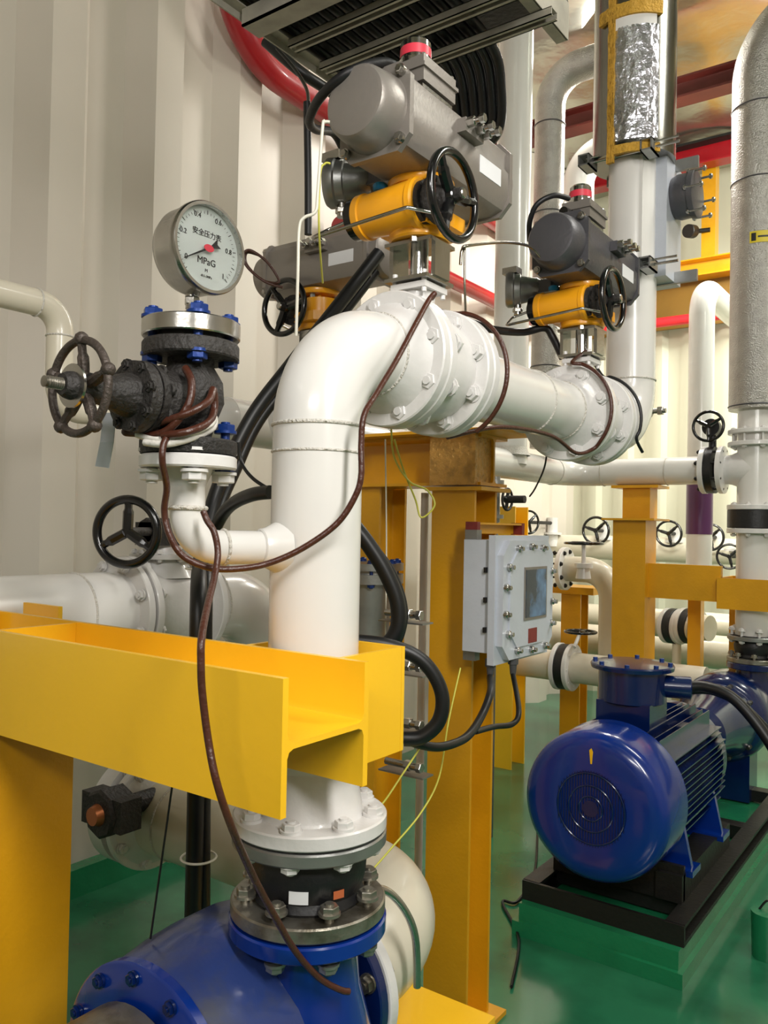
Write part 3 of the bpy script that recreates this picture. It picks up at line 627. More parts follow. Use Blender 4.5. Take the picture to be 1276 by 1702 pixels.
bm = B(); ring_disc(bm, (LX, 1.62, 1.32), Y, .17, .1, .024); ring_disc(bm, (LX, 1.655, 1.32), Y, .17, .1, .024); ring_disc(bm, (LX, 1.92, 1.32), Y, .17, .1, .024); lathe(bm, (LX, 1.68, 1.32), Y, [(0, .125), (.06, .135), (.12, .14), (.18, .135), (.24, .125)], 40); vb2 = obj('valve_body', bm, 'white_cast', gvb)
bm = B(); lathe(bm, (LX, 1.8, 1.42), Z, [(0, .11), (.05, .08), (.06, .075), (.06, .105), (.075, .105), (.075, .05), (.1, .04), (.15, .03), (.16, 0)], 32); obj('bonnet', bm, 'white_cast', gvb)
bolts(gvb, (LX, 1.65, 1.32), Y, .148, 8, .075, .015, 'white_cast', ph=.4); bolts(gvb, (LX, 1.8, 1.49), Z, .09, 8, .02, .01, 'white_cast')
wc = PX(211, 884, -2.08); bm = B(); cyl(bm, (LX, wc.y+.16, wc.z), (LX, wc.y+.26, wc.z), .045, seg=8, bev=.004); cyl(bm, (wc.x, wc.y+.0, wc.z+.0), (LX+.0, wc.y+.2, wc.z+.0), .014, seg=14); box(bm, (LX-.05, wc.y+.16, wc.z-.045), (LX+.05, wc.y+.27, wc.z+.03)); obj('gearbox', bm, 'black_cast', gvb, bevel=.003)
wheel(gvb, wc, V((.42, -.9, 0)), .098, .014, 3, 'black_gloss', .014, ph=R(92), dish=.002, st=.012)
# pipe riser behind (tall white) and foil ones
tw_, b_ = pipe_thing('process_pipe', 'tall plain white vertical pipe between the two actuators', [(LX, 4.27, RZ+.02), (LX, 4.27, 5.06)], .1, Rb=.25)
seam(tw_, (LX, 4.27, 2.3), Z, .1); obj('collar', lathe(B(), (LX, 4.27, 2.02), Z, [(0, .12), (.03, .105), (.05, .1)], 40), 'weld', tw_)
def clad(name, label, path, r, m, Rb, bands, group=None):
    t, b = pipe_thing(name, label, path, r, m, Rb=Rb, cat='insulated pipe')
    for c, d in bands: obj('strap', torus(B(), c, d, r+.001, .004, 48, 8), 'cast_alu_dark', t)
    return t, b
fx = PX(912, 300, LX+.02)
clad('insulated_pipe', 'slim silver clad pipe rising just right of the tall white pipe', [(LX+.02, fx.y, 2.1), (LX+.02, fx.y, 4.42), (PY(1050, 60, fx.y).x, fx.y, 4.42)], .092, 'foil_stucco', .2, [((LX+.02, fx.y, z), Z) for z in (2.6, 3.05, 3.55, 4.1)])
big, b_ = clad('insulated_pipe', 'wide shiny jacket around the middle pipe with a crinkled foil patch', [(RX, R2Y, 2.90), (RX, R2Y, 5.02)], .142, 'jacket', .2, [])
def shell(parent, name, c, r, th, a0, a1, z0, z1, m, n=24, label=None, jit=0):
    bm = B(); c = V(c); k = max(2, int((z1-z0)/.02)) if jit else 1
    def ringv(rr, z): return [bm.verts.new(c + V((math.cos(a0+(a1-a0)*i/n), math.sin(a0+(a1-a0)*i/n), 0))*(rr + (random.uniform(-jit, jit) if jit else 0)) + Z*z) for i in range(n+1)]
    O = [ringv(r+th, z0+(z1-z0)*j/k) for j in range(k+1)]; I = [[bm.verts.new(c + V((math.cos(a0+(a1-a0)*i/n), math.sin(a0+(a1-a0)*i/n), 0))*(r-.002) + Z*(z0+(z1-z0)*j/k)) for i in range(n+1)] for j in range(k+1)]
    for L_ in (O, I):
        for j in range(k):
            for i in range(n): bm.faces.new((L_[j][i], L_[j][i+1], L_[j+1][i+1], L_[j+1][i]))
    for j in (0, k):
        for i in range(n): bm.faces.new((O[j][i], O[j][i+1], I[j][i+1], I[j][i]))
    for i in (0, n):
        for j in range(k): bm.faces.new((O[j][i], O[j+1][i], I[j+1][i], I[j][i]))
    return obj(name, bm, m, parent, label)
v2 = math.atan2(-R2Y, -RX)
pa = v2 - .42; pbb = v2 + .72
sh0 = shell(big, 'foil_patch', (RX, R2Y, 0), .142, .006, v2-.5, v2+.55, 2.93, 3.32, 'foil_crinkle', label='crinkled shiny foil patch', jit=.003)
shell(big, 'foam_edge', (RX, R2Y, 0), .142, .012, v2-.62, v2-.46, 2.86, 3.62, 'foam', label='yellow foam edge', jit=.002)
shell(big, 'foam_edge', (RX, R2Y, 0), .142, .012, v2-.9, v2+.62, 3.355, 3.40, 'foam', label='yellow foam edge', jit=.002)
shell(big, 'foam_edge', (RX, R2Y, 0), .142, .010, v2-.62, v2+.6, 2.885, 2.915, 'foam', label='yellow foam edge', jit=.002)
shell(big, 'bare_strip', (RX, R2Y, 0), .142, .004, v2-.46, v2+.5, 3.315, 3.355, 'white_pipe', label='bare white strip under the foam')
# junction box strapped behind riser 2
jb = thing('junction_box', 'white box strapped to the middle pipe with a grey round lid', 'box', (-.9, 2.86, 2.5))
bm = B(); box(bm, (-.975, 2.86, 2.485), (-.885, 3.03, 2.90)); obj('housing', bm, 'alu_panel', jb, bevel=.006)
bm = B(); box(bm, (-.975, 2.80, 2.495), (-.95, 2.86, 2.90)); obj('rail', bm, 'white_pipe', jb, bevel=.002)
bm = lathe(B(), (-.885, 2.95, 2.78), X, [(0, .07), (.02, .078), (.06, .076), (.06, .082), (.078, .082), (.08, .076), (.08, 0)], 40); obj('round_lid', bm, 'cast_alu_dark', jb)
bolts(jb, (-.80, 2.95, 2.78), X, .08, 6, .05, .008, 'steel', name='lid_bolt')
for zz in (2.50, 2.90):
    c = thing('strut_clamp', 'pair of thin steel rods with square channel clamping the box, %s of two' % ('lower' if zz < 2.6 else 'upper'), 'clamp', (RX, R2Y, zz))
    for yy in (R2Y-.1, ):
        bm = B(); tube(bm, [(RX-.13, yy, zz), (RX+.19, yy, zz)], .005, 8); tube(bm, [(RX-.13, yy-.012, zz+.012), (RX+.19, yy-.012, zz+.012)], .004, 8); obj('rod', bm, 'steel', c)
    for xx in (RX-.13, RX+.09):
        bm = B(); 
        for (a, b) in (((0, 0), (.04, .005)), ((0, .035), (.04, .04)), ((0, 0), (.005, .04)), ((.035, 0), (.04, .04))): box(bm, (xx-.02+a[0], R2Y-.14, zz-.02+a[1]), (xx-.02+b[0], R2Y-.06, zz-.02+b[1]))
        obj('square_channel', bm, 'galvanized', c)
    bm = B(); box(bm, (RX-.13, R2Y+.085, zz-.02), (RX+.2, R2Y+.1, zz+.02)); obj('back_strap', bm, 'galvanized', c)
# ============================================================ FAR RISER
FX, FY = -1.05, 5.1
rs, b_ = clad('insulated_pipe', 'tall silver clad pipe at the right edge bending over at the top', [(FX, FY, 2.31), (FX, FY, 4.5), (FX+1.2, FY, 4.9)], .15, 'foil_stucco', .4, [((FX, FY, z), Z) for z in (2.33, 3.62, 4.05)])
wl_ = thing('warning_label', 'yellow warning sticker on the tall silver clad pipe', 'label', (FX, FY, 3.3))
v3 = math.atan2(-FY, -FX)
shell(wl_, 'sticker', (FX, FY, 0), .151, .002, v3-.3, v3+.5, 3.235, 3.30, 'label_yellow')
shell(wl_, 'print', (FX, FY, 0), .1535, .0008, v3-.24, v3-.08, 3.245, 3.29, 'ink', n=6, label='black triangle symbol'); shell(wl_, 'print', (FX, FY, 0), .1535, .0008, v3-.02, v3+.4, 3.262, 3.272, 'ink', n=6, label='black lettering line')
fr, b_ = pipe_thing('process_pipe', 'white vertical pipe at the right edge above the far blue pump', [(FX, FY, 1.02), (FX, FY, 2.3)], .1, 'white_pipe')
fz = PY(1240, 1052, FY).z
b_.data.transform(Matrix.Translation((0, 0, 0)))
for z in (2.17, 2.10): obj('flange', ring_disc(B(), (FX, FY, z), Z, .152, .09, .025), 'white_cast', fr)
bolts(fr, (FX, FY, 2.147), Z, .125, 8, .09, .015, 'white_cast', ph=.3)
for z in (1.735, 1.60): obj('flange', ring_disc(B(), (FX, FY, z), Z, .152, .09, .028), 'white_cast', fr)
bolts(fr, (FX, FY, 1.68), Z, .125, 8, .17, .013, 'white_cast', ph=.1)
bm = B(); lathe(bm, (FX, FY, RZ+.02), -X, [(0, .1), (.1, .1), (.13, .088), (.16, .084), (.17, .14), (.195, .14), (.195, .08)], 48); obj('tee_outlet', bm, 'white_cast', fr)
cv = thing('check_valve', 'black wafer check valve ring on the right edge white pipe', 'valve', (FX, FY, 1.63)); obj('wafer_ring', ring_disc(B(), (FX, FY, 1.63), Z, .15, .1, .104), 'rubber', cv)
bv = thing('butterfly_valve', 'black wafer butterfly valve with small wheel on the far horizontal pipe', 'valve', (-1.28, FY, RZ-.14))
bm = B(); lathe(bm, (-1.31, FY, RZ+.02), X, [(0, .08), (0, .138), (.04, .138), (.04, .08)], 48); cyl(bm, (-1.29, FY, RZ+.14), (-1.29, FY, RZ+.26), .022, seg=16); obj('wafer_ring', bm, 'rubber', bv)
obj('gearbox', lathe(B(), (-1.29, FY-.05, RZ+.27), Y, [(0, 0), (0, .05), (.06, .05), (.06, 0)], 24), 'rubber', bv)
wheel(bv, (-1.29, FY-.10, RZ+.27), -Y, .085, .009, 3, 'black_gloss', .016, ph=.5)
obj('flange', ring_disc(B(), (-1.345, FY, RZ+.02), X, .14, .07, .03), 'white_cast', w4)
bolts(w4, (-1.29, FY, RZ+.02), X, .118, 8, .125, .012, 'dark_iron', ph=.3)
pst = thing('support_post', 'yellow square post under the far horizontal pipe, behind the motor', 'column', (-1.72, 5.0, 0))
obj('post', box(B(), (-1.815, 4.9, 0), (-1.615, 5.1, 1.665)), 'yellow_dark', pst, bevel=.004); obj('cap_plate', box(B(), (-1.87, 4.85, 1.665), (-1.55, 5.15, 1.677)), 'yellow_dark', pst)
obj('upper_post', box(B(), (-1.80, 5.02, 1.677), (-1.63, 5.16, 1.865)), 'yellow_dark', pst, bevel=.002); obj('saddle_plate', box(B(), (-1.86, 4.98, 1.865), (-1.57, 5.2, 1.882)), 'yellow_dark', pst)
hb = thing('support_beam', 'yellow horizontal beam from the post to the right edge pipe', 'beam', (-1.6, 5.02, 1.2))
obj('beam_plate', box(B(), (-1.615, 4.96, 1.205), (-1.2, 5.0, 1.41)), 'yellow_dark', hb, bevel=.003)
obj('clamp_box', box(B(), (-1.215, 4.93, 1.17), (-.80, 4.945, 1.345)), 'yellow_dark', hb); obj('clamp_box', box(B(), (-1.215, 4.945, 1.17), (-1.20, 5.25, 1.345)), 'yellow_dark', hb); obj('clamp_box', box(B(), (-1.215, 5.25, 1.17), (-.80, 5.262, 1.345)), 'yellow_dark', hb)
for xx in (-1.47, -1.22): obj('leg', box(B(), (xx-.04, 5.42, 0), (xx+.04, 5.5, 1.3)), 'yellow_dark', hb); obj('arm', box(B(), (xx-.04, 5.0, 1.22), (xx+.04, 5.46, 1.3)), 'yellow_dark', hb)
# ------------------------------------------------------------ far pump + motor
MX, MZ, MY = -1.165, .57, 2.96
FRZ = .93
fj = make_joint(FX, FY-.0, 1.02, 'black rubber joint above the far blue pump at the right edge')
fp = thing('centrifugal_pump', 'dark blue centrifugal pump at the far end of the motor', 'pump', (MX, 4.9, .2))
bm = B(); ring_disc(bm, (FX, FY, .83), Z, .145, .07, .034); obj('discharge_flange', bm, 'blue_deep', fp)
obj('discharge_neck', lathe(B(), (FX, FY, .84), -Z, [(0, .09), (.1, .1), (.25, .13)], 40), 'blue_deep', fp)
obj('volute', lathe(B(), (MX, 4.78, MZ), Y, [(0, 0), (0, .12), (.02, .2), (.04, .225), (.1, .245), (.3, .245), (.4, .2), (.42, 0)], 56), 'blue_deep', fp)
obj('bearing_frame', lathe(B(), (MX, 4.3, MZ), Y, [(0, 0), (0, .09), (.1, .1), (.12, .13), (.3, .15), (.48, .2), (.5, .2)], 40), 'blue_deep', fp)
bolts(fp, (MX, 4.785, MZ), Y, .2, 10, .03, .012, 'steel', name='casing_bolt')
bm = B(); box(bm, (MX-.15, 4.86, .13), (MX+.15, 5.05, .4)); obj('foot', bm, 'blue_deep', fp, bevel=.01)
mo = thing('electric_motor', 'large dark blue finned electric motor with round fan cover', 'motor', (MX, 3.5, .26))
FRr = .28
bm = lathe(B(), (MX, MY+.24, MZ), -Y, [(0, FRr+.004), (.02, FRr+.002), (.19, FRr), (.215, FRr-.008), (.232, FRr-.03), (.24, FRr-.06), (.242, .135), (.238, .132), (.238, 0)], 72); fcv = obj('fan_cover', bm, 'blue_paint', mo)
bm = B(); c = V((MX, MY-.003, MZ))
for i in range(-12, 13):
    xx = i*.0105; h = math.sqrt(max(0, .14**2 - xx*xx))
    if h > .01: box(bm, (MX+xx-.0016, MY-.004, MZ-h), (MX+xx+.0016, MY, MZ+h))
for rr in (.13, .085, .045): torus(bm, c, Y, rr, .003, 48, 6)
cyl(bm, c+Y*.002, c-Y*.003, .03, seg=24)
obj('grille', bm, 'dark_iron', fcv).data.materials[0] = MATS['blue_deep']
obj('paint_mark', prism(B(), [(-.003, 0), (.003, 0), (.006, .045), (.0, .058), (-.008, .05)], (MX+.0, MY-.002, MZ+.165), X, Z, -Y*.0015), 'yellow', fcv, 'yellow paint mark')
obj('stator_frame', cyl(B(), (MX, MY+.24, MZ), (MX, 3.95, MZ), .212, seg=48), 'blue_deep', mo)
nf = 0
for k in range(4):
    pass
fins = []
for s in (-1, 1):
    for i in range(13): fins.append((s, -.155 + i*.026))
for s, zz in fins:
    x0 = math.sqrt(.212**2 - zz**2) - .01
    bm = box(B(), (MX+s*x0, MY+.25, MZ+zz-.002), (MX+s*(.243 if abs(zz) < .12 else .225), 3.93, MZ+zz+.002)); obj('cooling_fin', bm, 'blue_deep', mo)
for s in (-1, 1):
    for i in range(5):
        xx = s*(.05+i*.03) ; z0_ = math.sqrt(.212**2 - xx**2) - .01
        obj('cooling_fin', box(B(), (MX+xx-.002, MY+.25, MZ+z0_), (MX+xx+.002, 3.93, MZ+.245-(.0 if i < 3 else .02))), 'blue_deep', mo)
bm = lathe(B(), (MX, 3.93, MZ), Y, [(0, .2), (0, .235), (.03, .238), (.05, .238), (.06, .2), (.12, .13), (.16, .08), (.17, .04), (.36, .035)], 48); obj('drive_end_shield', bm, 'blue_deep', mo)
tb = B(); box(tb, (MX-.11, 3.28, MZ+.19), (MX+.11, 3.50, MZ+.34)); t1 = obj('terminal_box_base', tb, 'blue_deep', mo, bevel=.015)
bm = lathe(B(), (MX, 3.39, MZ+.33), Z, [(0, 0), (0, .125), (.006, .135), (.13, .135), (.135, .165), (.15, .168), (.156, .164), (.16, .12), (.165, 0)], 48); t2 = obj('terminal_box', bm, 'blue_deep', mo)
for i in range(8):
    th = i*math.pi/4+.2; c = V((MX+.15*math.cos(th), 3.39+.15*math.sin(th), MZ+.486)); obj('lid_bolt', hexa(B(), c, c+Z*.012, .01), 'blue_bolt', mo)
bm = B(); cyl(bm, (MX+.1, 3.42, MZ+.40), (MX+.22, 3.46, MZ+.40), .045, seg=28, bev=.004); obj('cable_entry', bm, 'blue_deep', mo)
obj('rating_plate', box(B(), (MX+.13, 3.60, MZ+.2), (MX+.17, 3.70, MZ+.206)), 'old_steel', mo)
for (s, yy) in ((-1, 3.32), (1, 3.32), (-1, 3.78), (1, 3.78)):
    bm = B(); prism(bm, [(.10, -.14), (.2, -.06), (.235, -.1), (.27, -.262), (.13, -.262)], (MX, yy-.012, MZ), X*s, Z, Y*.024); box(bm, (MX+s*.13, yy-.05, MZ-.285), (MX+s*.285, yy+.06, MZ-.262)); obj('foot', bm, 'blue_paint', mo)
    obj('foot_bolt', hexa(B(), (MX+s*.245, yy+.02, MZ-.262), (MX+s*.245, yy+.02, MZ-.242), .016), 'steel', mo)
bs = thing('base_frame', 'dark steel channel frame carrying the motor and far pump', 'frame', (MX, 4, .12))
HX = .262
for s in (-1, 1):
    bm = B(); xo = MX+s*(HX+.02); box(bm, (xo-.035, 3.06, .12), (xo+.035, 5.2, .135)); box(bm, (xo-.006, 3.06, .135), (xo+.006, 5.2, .185)); box(bm, (xo-.035, 3.06, .185), (xo+.035, 5.2, .197)); obj('side_channel', bm, 'dark_iron', bs)
bm = B(); box(bm, (MX-HX-.055, 3.05, .12), (MX+HX+.055, 3.065, .195)); obj('end_channel', bm, 'dark_iron', bs)
for yy in (3.3, 3.8, 4.3, 4.95): obj('cross_member', box(B(), (MX-HX, yy-.04, .13), (MX+HX, yy+.04, .19)), 'dark_iron', bs)
for s in (-1, 1): obj('motor_rail', box(B(), (MX+s*.21-.05, 3.22, .197), (MX+s*.21+.05, 3.95, .3)), 'dark_iron', bs, bevel=.003)
obj('under_plate', box(B(), (MX-.26, 3.24, .19), (MX+.26, 3.26, .33)), 'dark_iron', bs)
bm = B(); box(bm, (MX-.33, 2.99, 0), (MX+.33, 5.3, .055)); box(bm, (MX-.31, 3.01, .055), (MX+.31, 5.28, .12)); o = obj('plinth', bm, 'green_paint', bevel=.006); T(o, 'green painted concrete plinth under the motor', 'plinth')
pl2 = obj('plinth', box(B(), (-3.1, 1.5, 0), (PZ(150, 1425, .12).x, 3.2, .12)), 'green_paint', bevel=.006); T(pl2, 'green painted kerb block on the floor at lower left', 'plinth')
npl = obj('plinth', box(B(), (-1.5, -.4, 0), (-.8, 1.35, .02)), 'green_paint', bevel=.004); T(npl, 'low green plinth under the near pump', 'plinth')
mc = cable('motor_cable', [(MX+.2, 3.46, MZ+.40), (MX+.27, 3.47, MZ+.41), (MX+.38, 3.46, MZ+.38), (MX+.5, 3.44, MZ+.26), (MX+.6, 3.42, MZ+.1)], .022, 'cable_black', 'thick black cable leaving the motor terminal box to the right')
mc2 = cable('motor_cable', [(MX+.2, 3.48, MZ+.385), (MX+.3, 3.5, MZ+.39), (MX+.42, 3.52, MZ+.33), (MX+.6, 3.52, MZ+.15)], .017, 'cable_black', 'second thinner black cable beside the thick motor cable')
bk = thing('bucket', 'green container cut by the right edge on the floor', 'container', PZ(1275, 1590, 0))
q = V(bk.location); obj('shell', lathe(B(), q, Z, [(0, 0), (0, .055), (.17, .06), (.17, .045), (.172, 0)], 32), 'green_paint', bk); obj('handle', tube(B(), spline([q+V((-.03, 0, .17)), q+V((0, 0, .21)), q+V((.03, 0, .17))]), .004, 8), 'dark_iron', bk)
# ============================================================ BACKGROUND PIPEWORK
def bg_pipe(label, path, r, Rb=.12, m='cream_pipe', seams=()):
    t, b = pipe_thing('process_pipe', label, path, r, m, Rb=Rb, seg=28)
    for c, d in seams: seam(t, c, d, r, .004)
    return t
q = PY(962, 262, 5.6)
bg_pipe('white elbow pipe just left of the foil jacketed pipe, behind the farther actuator', [(q.x, 5.6, 2.0), (q.x, 5.6, q.z), (q.x+.5, 5.6, q.z)], .11, .2, 'white_pipe')
q = PX(1090, 690, -1.0)
t = thing('pressure_tapping', 'small steel fitting at the right of the upturned pipe elbow', 'fitting', (q.x, R2Y+.16, q.z)); c = V(t.location)
bm = B(); cyl(bm, (c.x, R2Y+.07, c.z), (c.x, c.y+.05, c.z), .01, seg=12); hexa(bm, (c.x, c.y, c.z), (c.x, c.y+.03, c.z), .02); cyl(bm, c-Z*.03, c+Z*.04, .012, seg=12); cyl(bm, c, c+X*.07, .009, seg=12); hexa(bm, c+X*.04, c+X*.06, .016); obj('fitting', bm, 'steel', t)
a = PY(937, 945, 5.45)
el = bg_pipe('cream elbow pipe dropping to the floor line right of the control box', [(a.x, a.y, a.z), (a.x+.35, a.y, a.z), (a.x+.35, a.y, .0)], .088, .19)
obj('flange', ring_disc(B(), (a.x-.01, a.y, a.z), X, .15, .06, .035), 'white_cast', el); bolts(el, (a.x-.01, a.y, a.z), X, .122, 8, .07, .014, 'dark_iron', ph=.3)
c = PY(940, 1108, 5.2)
lo = bg_pipe('low cream pipe with a black ring valve left of the motor terminal box', [(c.x+.03, c.y, c.z), (c.x+.9, c.y, c.z)], .1, .1); obj('flange', ring_disc(B(), (c.x+.03, c.y, c.z), X, .155, .06, .03), 'white_cast', lo); bolts(lo, (c.x, c.y, c.z), X, .128, 8, .1, .012, 'white_cast')
lo2 = bg_pipe('low white pipe running left from the black ring valve', [(-3.2, c.y, c.z), (c.x-.03, c.y, c.z)], .1, .1); obj('flange', ring_disc(B(), (c.x-.06, c.y, c.z), X, .155, .05, .03), 'white_cast', lo2)
rv = thing('butterfly_valve', 'black ring valve low behind the motor with a flat lying wheel', 'valve', (c.x, c.y, c.z-.12)); obj('wafer_ring', ring_disc(B(), (c.x-.028, c.y, c.z), X, .15, .06, .056), 'rubber', rv)
c = c + V((.1, -.1, .05))
wheel(rv, (c.x, c.y+.1, c.z+.19), Z, .1, .009, 3, 'black_gloss', .015); obj('stem', cyl(B(), (c.x, c.y+.0, c.z+.1), (c.x, c.y+.1, c.z+.19), .012, seg=12), 'white_cast', rv)
q = PY(1150, 1080, 6.2); bg_pipe('thick cream pipe lying across the floor behind the yellow post', [(WX+.15, 6.2, q.z), (-.4, 6.2, q.z)], .12)
q = PY(1150, 1060, 6.6); bg_pipe('second cream pipe behind the thick floor pipe', [(WX+.15, 6.65, q.z+.1), (-.4, 6.65, q.z+.1)], .1)
q = PY(1150, 915, 7.3); bg_pipe('white header pipe across the back wall at handwheel height', [(WX+.1, 7.3, q.z), (.3, 7.3, q.z)], .11, seams=[((-2.0, 7.3, q.z), X), ((-1.2, 7.3, q.z), X)])
hdz = q.z
q = PY(985, 905, 6.3)
def bg_valve(px, py, yy, r, label, d=-Y, ph=.3, k=.2):
    p = PY(px, py, yy); dz = max(.05, p.z-hdz); t = thing('gate_valve', label, 'valve', (p.x, yy+k, hdz)); wheel(t, p, d, r, r*.1, 3, 'black_gloss', r*.18, ph=ph)
    obj('stem', cyl(B(), p, (p.x, yy+k, p.z), .016, seg=10), 'black_cast', t); bm = B(); cyl(bm, (p.x, yy+k, p.z+.05), (p.x, yy+k, hdz), .05, seg=16); lathe(bm, (p.x, yy+k, hdz+dz*.6), -Z, [(0, .05), (0, .085), (.02, .085), (.02, .05)], 20); obj('bonnet', bm, 'white_cast', t)
bg_valve(990, 882, 7.05, .118, 'small black handwheel valve left of the yellow post')
bg_valve(879, 868, 6.7, .1, k=.5, label= 'small black handwheel valve just above the control box', d=V((.9, -.5, 0)))
bg_valve(1111, 887, 7.05, .105, 'small black handwheel right of the yellow post')
bg_valve(1180, 893, 7.1, .105, 'small black handwheel behind the purple banded pipe')
bg_valve(1212, 925, 6.9, .095, 'small black handwheel touching the right edge pipe')
p = PX(970, 903, -2.1); t = thing('gate_valve', 'valve with flat lying black wheel above the cream elbow', 'valve', p - Z*.2); wheel(t, p, Z, .12, .009, 3, 'black_gloss', .018); obj('stem', cyl(B(), p, p - Z*.14, .014, seg=10), 'white_cast', t)
bm = lathe(B(), p - Z*.13, -Z, [(0, 0), (0, .06), (.03, .06), (.03, .04), (.1, .05)], 24); obj('bonnet', bm, 'white_cast', t)
gp = PX(840, 830, -2.0); t = thing('globe_valve', 'small valve with dark wheel and black stem sleeve beside the tall column top', 'valve', gp); lathe
bm = B(); tube(bm, [gp, gp + V((.11, 0, 0))], .02, 14); obj('stem_sleeve', bm, 'black_cast', t); wheel(t, gp + V((.01, 0, 0)), X, .055, .007, 4, 'black_cast', .02, ph=.2)
bm = B(); cyl(bm, gp - Z*.12 - X*.06, gp + Z*.12 - X*.06, .025, seg=16); lathe(bm, gp - X*.06 - Z*.1, Z, [(0, .02), (0, .045), (.02, .045), (.02, .03)], 20); lathe(bm, gp - X*.06 + Z*.08, Z, [(0, .03), (0, .045), (.02, .045), (.02, .02)], 20); obj('valve_body', bm, 'galvanized', t); obj('down_pipe', cyl(B(), V((gp.x-.06, gp.y, 0)), gp - X*.06 - Z*.1, .018, seg=14), 'galvanized', t)
q = PY(1162, 860, 5.9); pp, b_ = pipe_thing('process_pipe', 'white vertical pipe with a dark purple band in front of the back wall', [(q.x, 5.9, hdz-.2), (q.x, 5.9, PY(1162, 478, 5.9).z), (q.x-.0, 7.0, PY(1162, 478, 5.9).z)], .085, 'white_pipe', Rb=.2)
obj('purple_band', lathe(B(), (q.x, 5.9, PY(1162, 888, 5.9).z), Z, [(0, .086), (0, .088), (.46, .088), (.46, .086)], 40), 'purple', pp, 'dark purple painted band')
for (px, X_) in ((1115, -2.0), (1142, -2.0)):
    q = PY(px, 1040, 5.75); t = thing('butterfly_valve', 'dark ring valve under the yellow beam, %s one' % ('left' if px < 1120 else 'right'), 'valve', (q.x, 5.75, q.z-.1))
    obj('wafer_ring', ring_disc(B(), (q.x, 5.75, q.z), (X-Y*.3), .12, .06, .05), 'rubber', t); bm = B(); ring_disc(bm, V((q.x, 5.75, q.z))+X*.05, (X-Y*.3), .12, .06, .03); ring_disc(bm, V((q.x, 5.75, q.z))-X*.03, (X-Y*.3), .12, .06, .03); obj('flange', bm, 'white_cast', t); obj('pipe_stub', cyl(B(), V((q.x, 5.75, q.z))-X*.12+Y*.036, V((q.x, 5.75, q.z))+X*.16-Y*.048, .085), 'cream_pipe', t); obj('stand', cyl(B(), (q.x+.04, 5.75, 0), (q.x+.04, 5.75, q.z), .03), 'cream_pipe', t)
hs = PY(955, 1015, 5.8); t = thing('support_stand', 'short yellow H stand under the cream elbow pipe', 'stand', (hs.x, 5.8, 0)); obj('column_section', hsec(B(), (hs.x, 5.8, 0), Z, Y, X, PY(955, 985, 5.8).z, .15, .15), 'yellow_dark', t); obj('cap_plate', box(B(), (hs.x-.12, 5.65, PY(955, 985, 5.8).z), (hs.x+.2, 5.95, PY(955, 985, 5.8).z+.05)), 'yellow_dark', t)
gvg = thing('strainer', 'grey cast strainer body behind the riser left of the yellow columns', 'strainer', P(610, 1060, 2.6)); q = P(607, 1080, 2.7)
bm = lathe(B(), q, Z, [(-.25, .07), (0, .075), (.15, .08), (.2, .085), (.22, .085), (.22, .12), (.245, .12), (.25, .12), (.25, .1), (.262, .1), (.262, .12), (.285, .12), (.285, 0)], 36); obj('cast_body', bm, 'galvanized', gvg); bolts(gvg, q + Z*.253, Z, .1, 8, .066, .012, 'blue_bolt')
# ============================================================ UPPER BACK: yellow frame, red pipe, red beams
q0 = PY(1090, 537, 7.7)
cable('sprinkler_pipe', [(WX+.2, 7.7, q0.z), (.6, 7.7, q0.z)], .045, 'red_bright', 'bright red pipe across the back wall', 'pipe', seg=16)
zb = PY(1150, 450, 7.8).z
t = thing('roof_beam', 'yellow beam across the top of the ribbed back wall', 'beam', (-1, 7.8, zb)); obj('beam_section', hsec(B(), (WX+.1, 7.8, zb), X, Z, Y, 4.4, .16, .2), 'yellow_dark', t)
obj('lower_panel', box(B(), (WX+.1, 7.88, zb-.5), (2, 7.9, zb-.08)), 'yellow_shaded', t)
q = PY(1180, 350, 7.8); t = thing('roof_post', 'yellow post rising from the back beam', 'post', (q.x, 7.8, zb+.08)); obj('post', box(B(), (q.x-.06, 7.74, zb+.08), (q.x+.06, 7.86, 5.02)), 'yellow_dark', t)
q = PX(1150, 385, -.9); 
t = thing('lamp_head', 'small black spotlight on the yellow post', 'lamp', (PY(1152, 385, 7.7))); q = V(t.location); bm = B(); cyl(bm, q, q + V((-.02, -.1, -.02)), .06, seg=20, bev=.006); cyl(bm, q, q + V((.14, .03, 0)), .02, seg=10); obj('housing', bm, 'dark_iron', t)
for (px, py, yy, sx, mm, lab) in ((1168, 142, 5.9, .14, 'red_beam', 'dark red roof beam crossing behind the foil wrapped pipe'), (1168, 258, 7.6, .16, 'red_paint', 'brighter red roof beam at the top of the back wall')):
    q = PY(px, py, yy); t = thing('roof_beam', lab, 'beam', (-1, yy, q.z)); obj('beam_section', hsec(B(), (WX+.1, yy, q.z), X, Z, Y, 4.4, .15 if yy < 7 else .2, .15, .015), mm, t)
t = thing('roof_beam', 'dark blackish beam above the bright red one', 'beam', (-1, 7.5, 5)); q = PY(1168, 225, 7.5); obj('beam_section', box(B(), (WX+.1, 7.45, q.z-.05), (1.9, 7.55, min(q.z+.1, 5.04))), 'dark_iron', t)
# ============================================================ RED PIPE ON LEFT WALL
rp = [PX(345, -60, -2.3), PX(352, 40, -2.3)]
pts = [V((-3.2, 2.96, 5.06)), V((-3.2, 2.96, 4.10)), V((-3.2, 7.6, 4.10))]
t, b_ = pipe_thing('fire_pipe', 'red pipe bending down then running high along the ribbed wall', pts, .082, 'red_paint', Rb=.42)
t, b_ = pipe_thing('fire_pipe', 'thinner red pipe running below the main one, right of the near actuator', [(-3.2, 3.9, 3.44), (-3.2, 7.6, 3.44)], .055, 'red_paint')
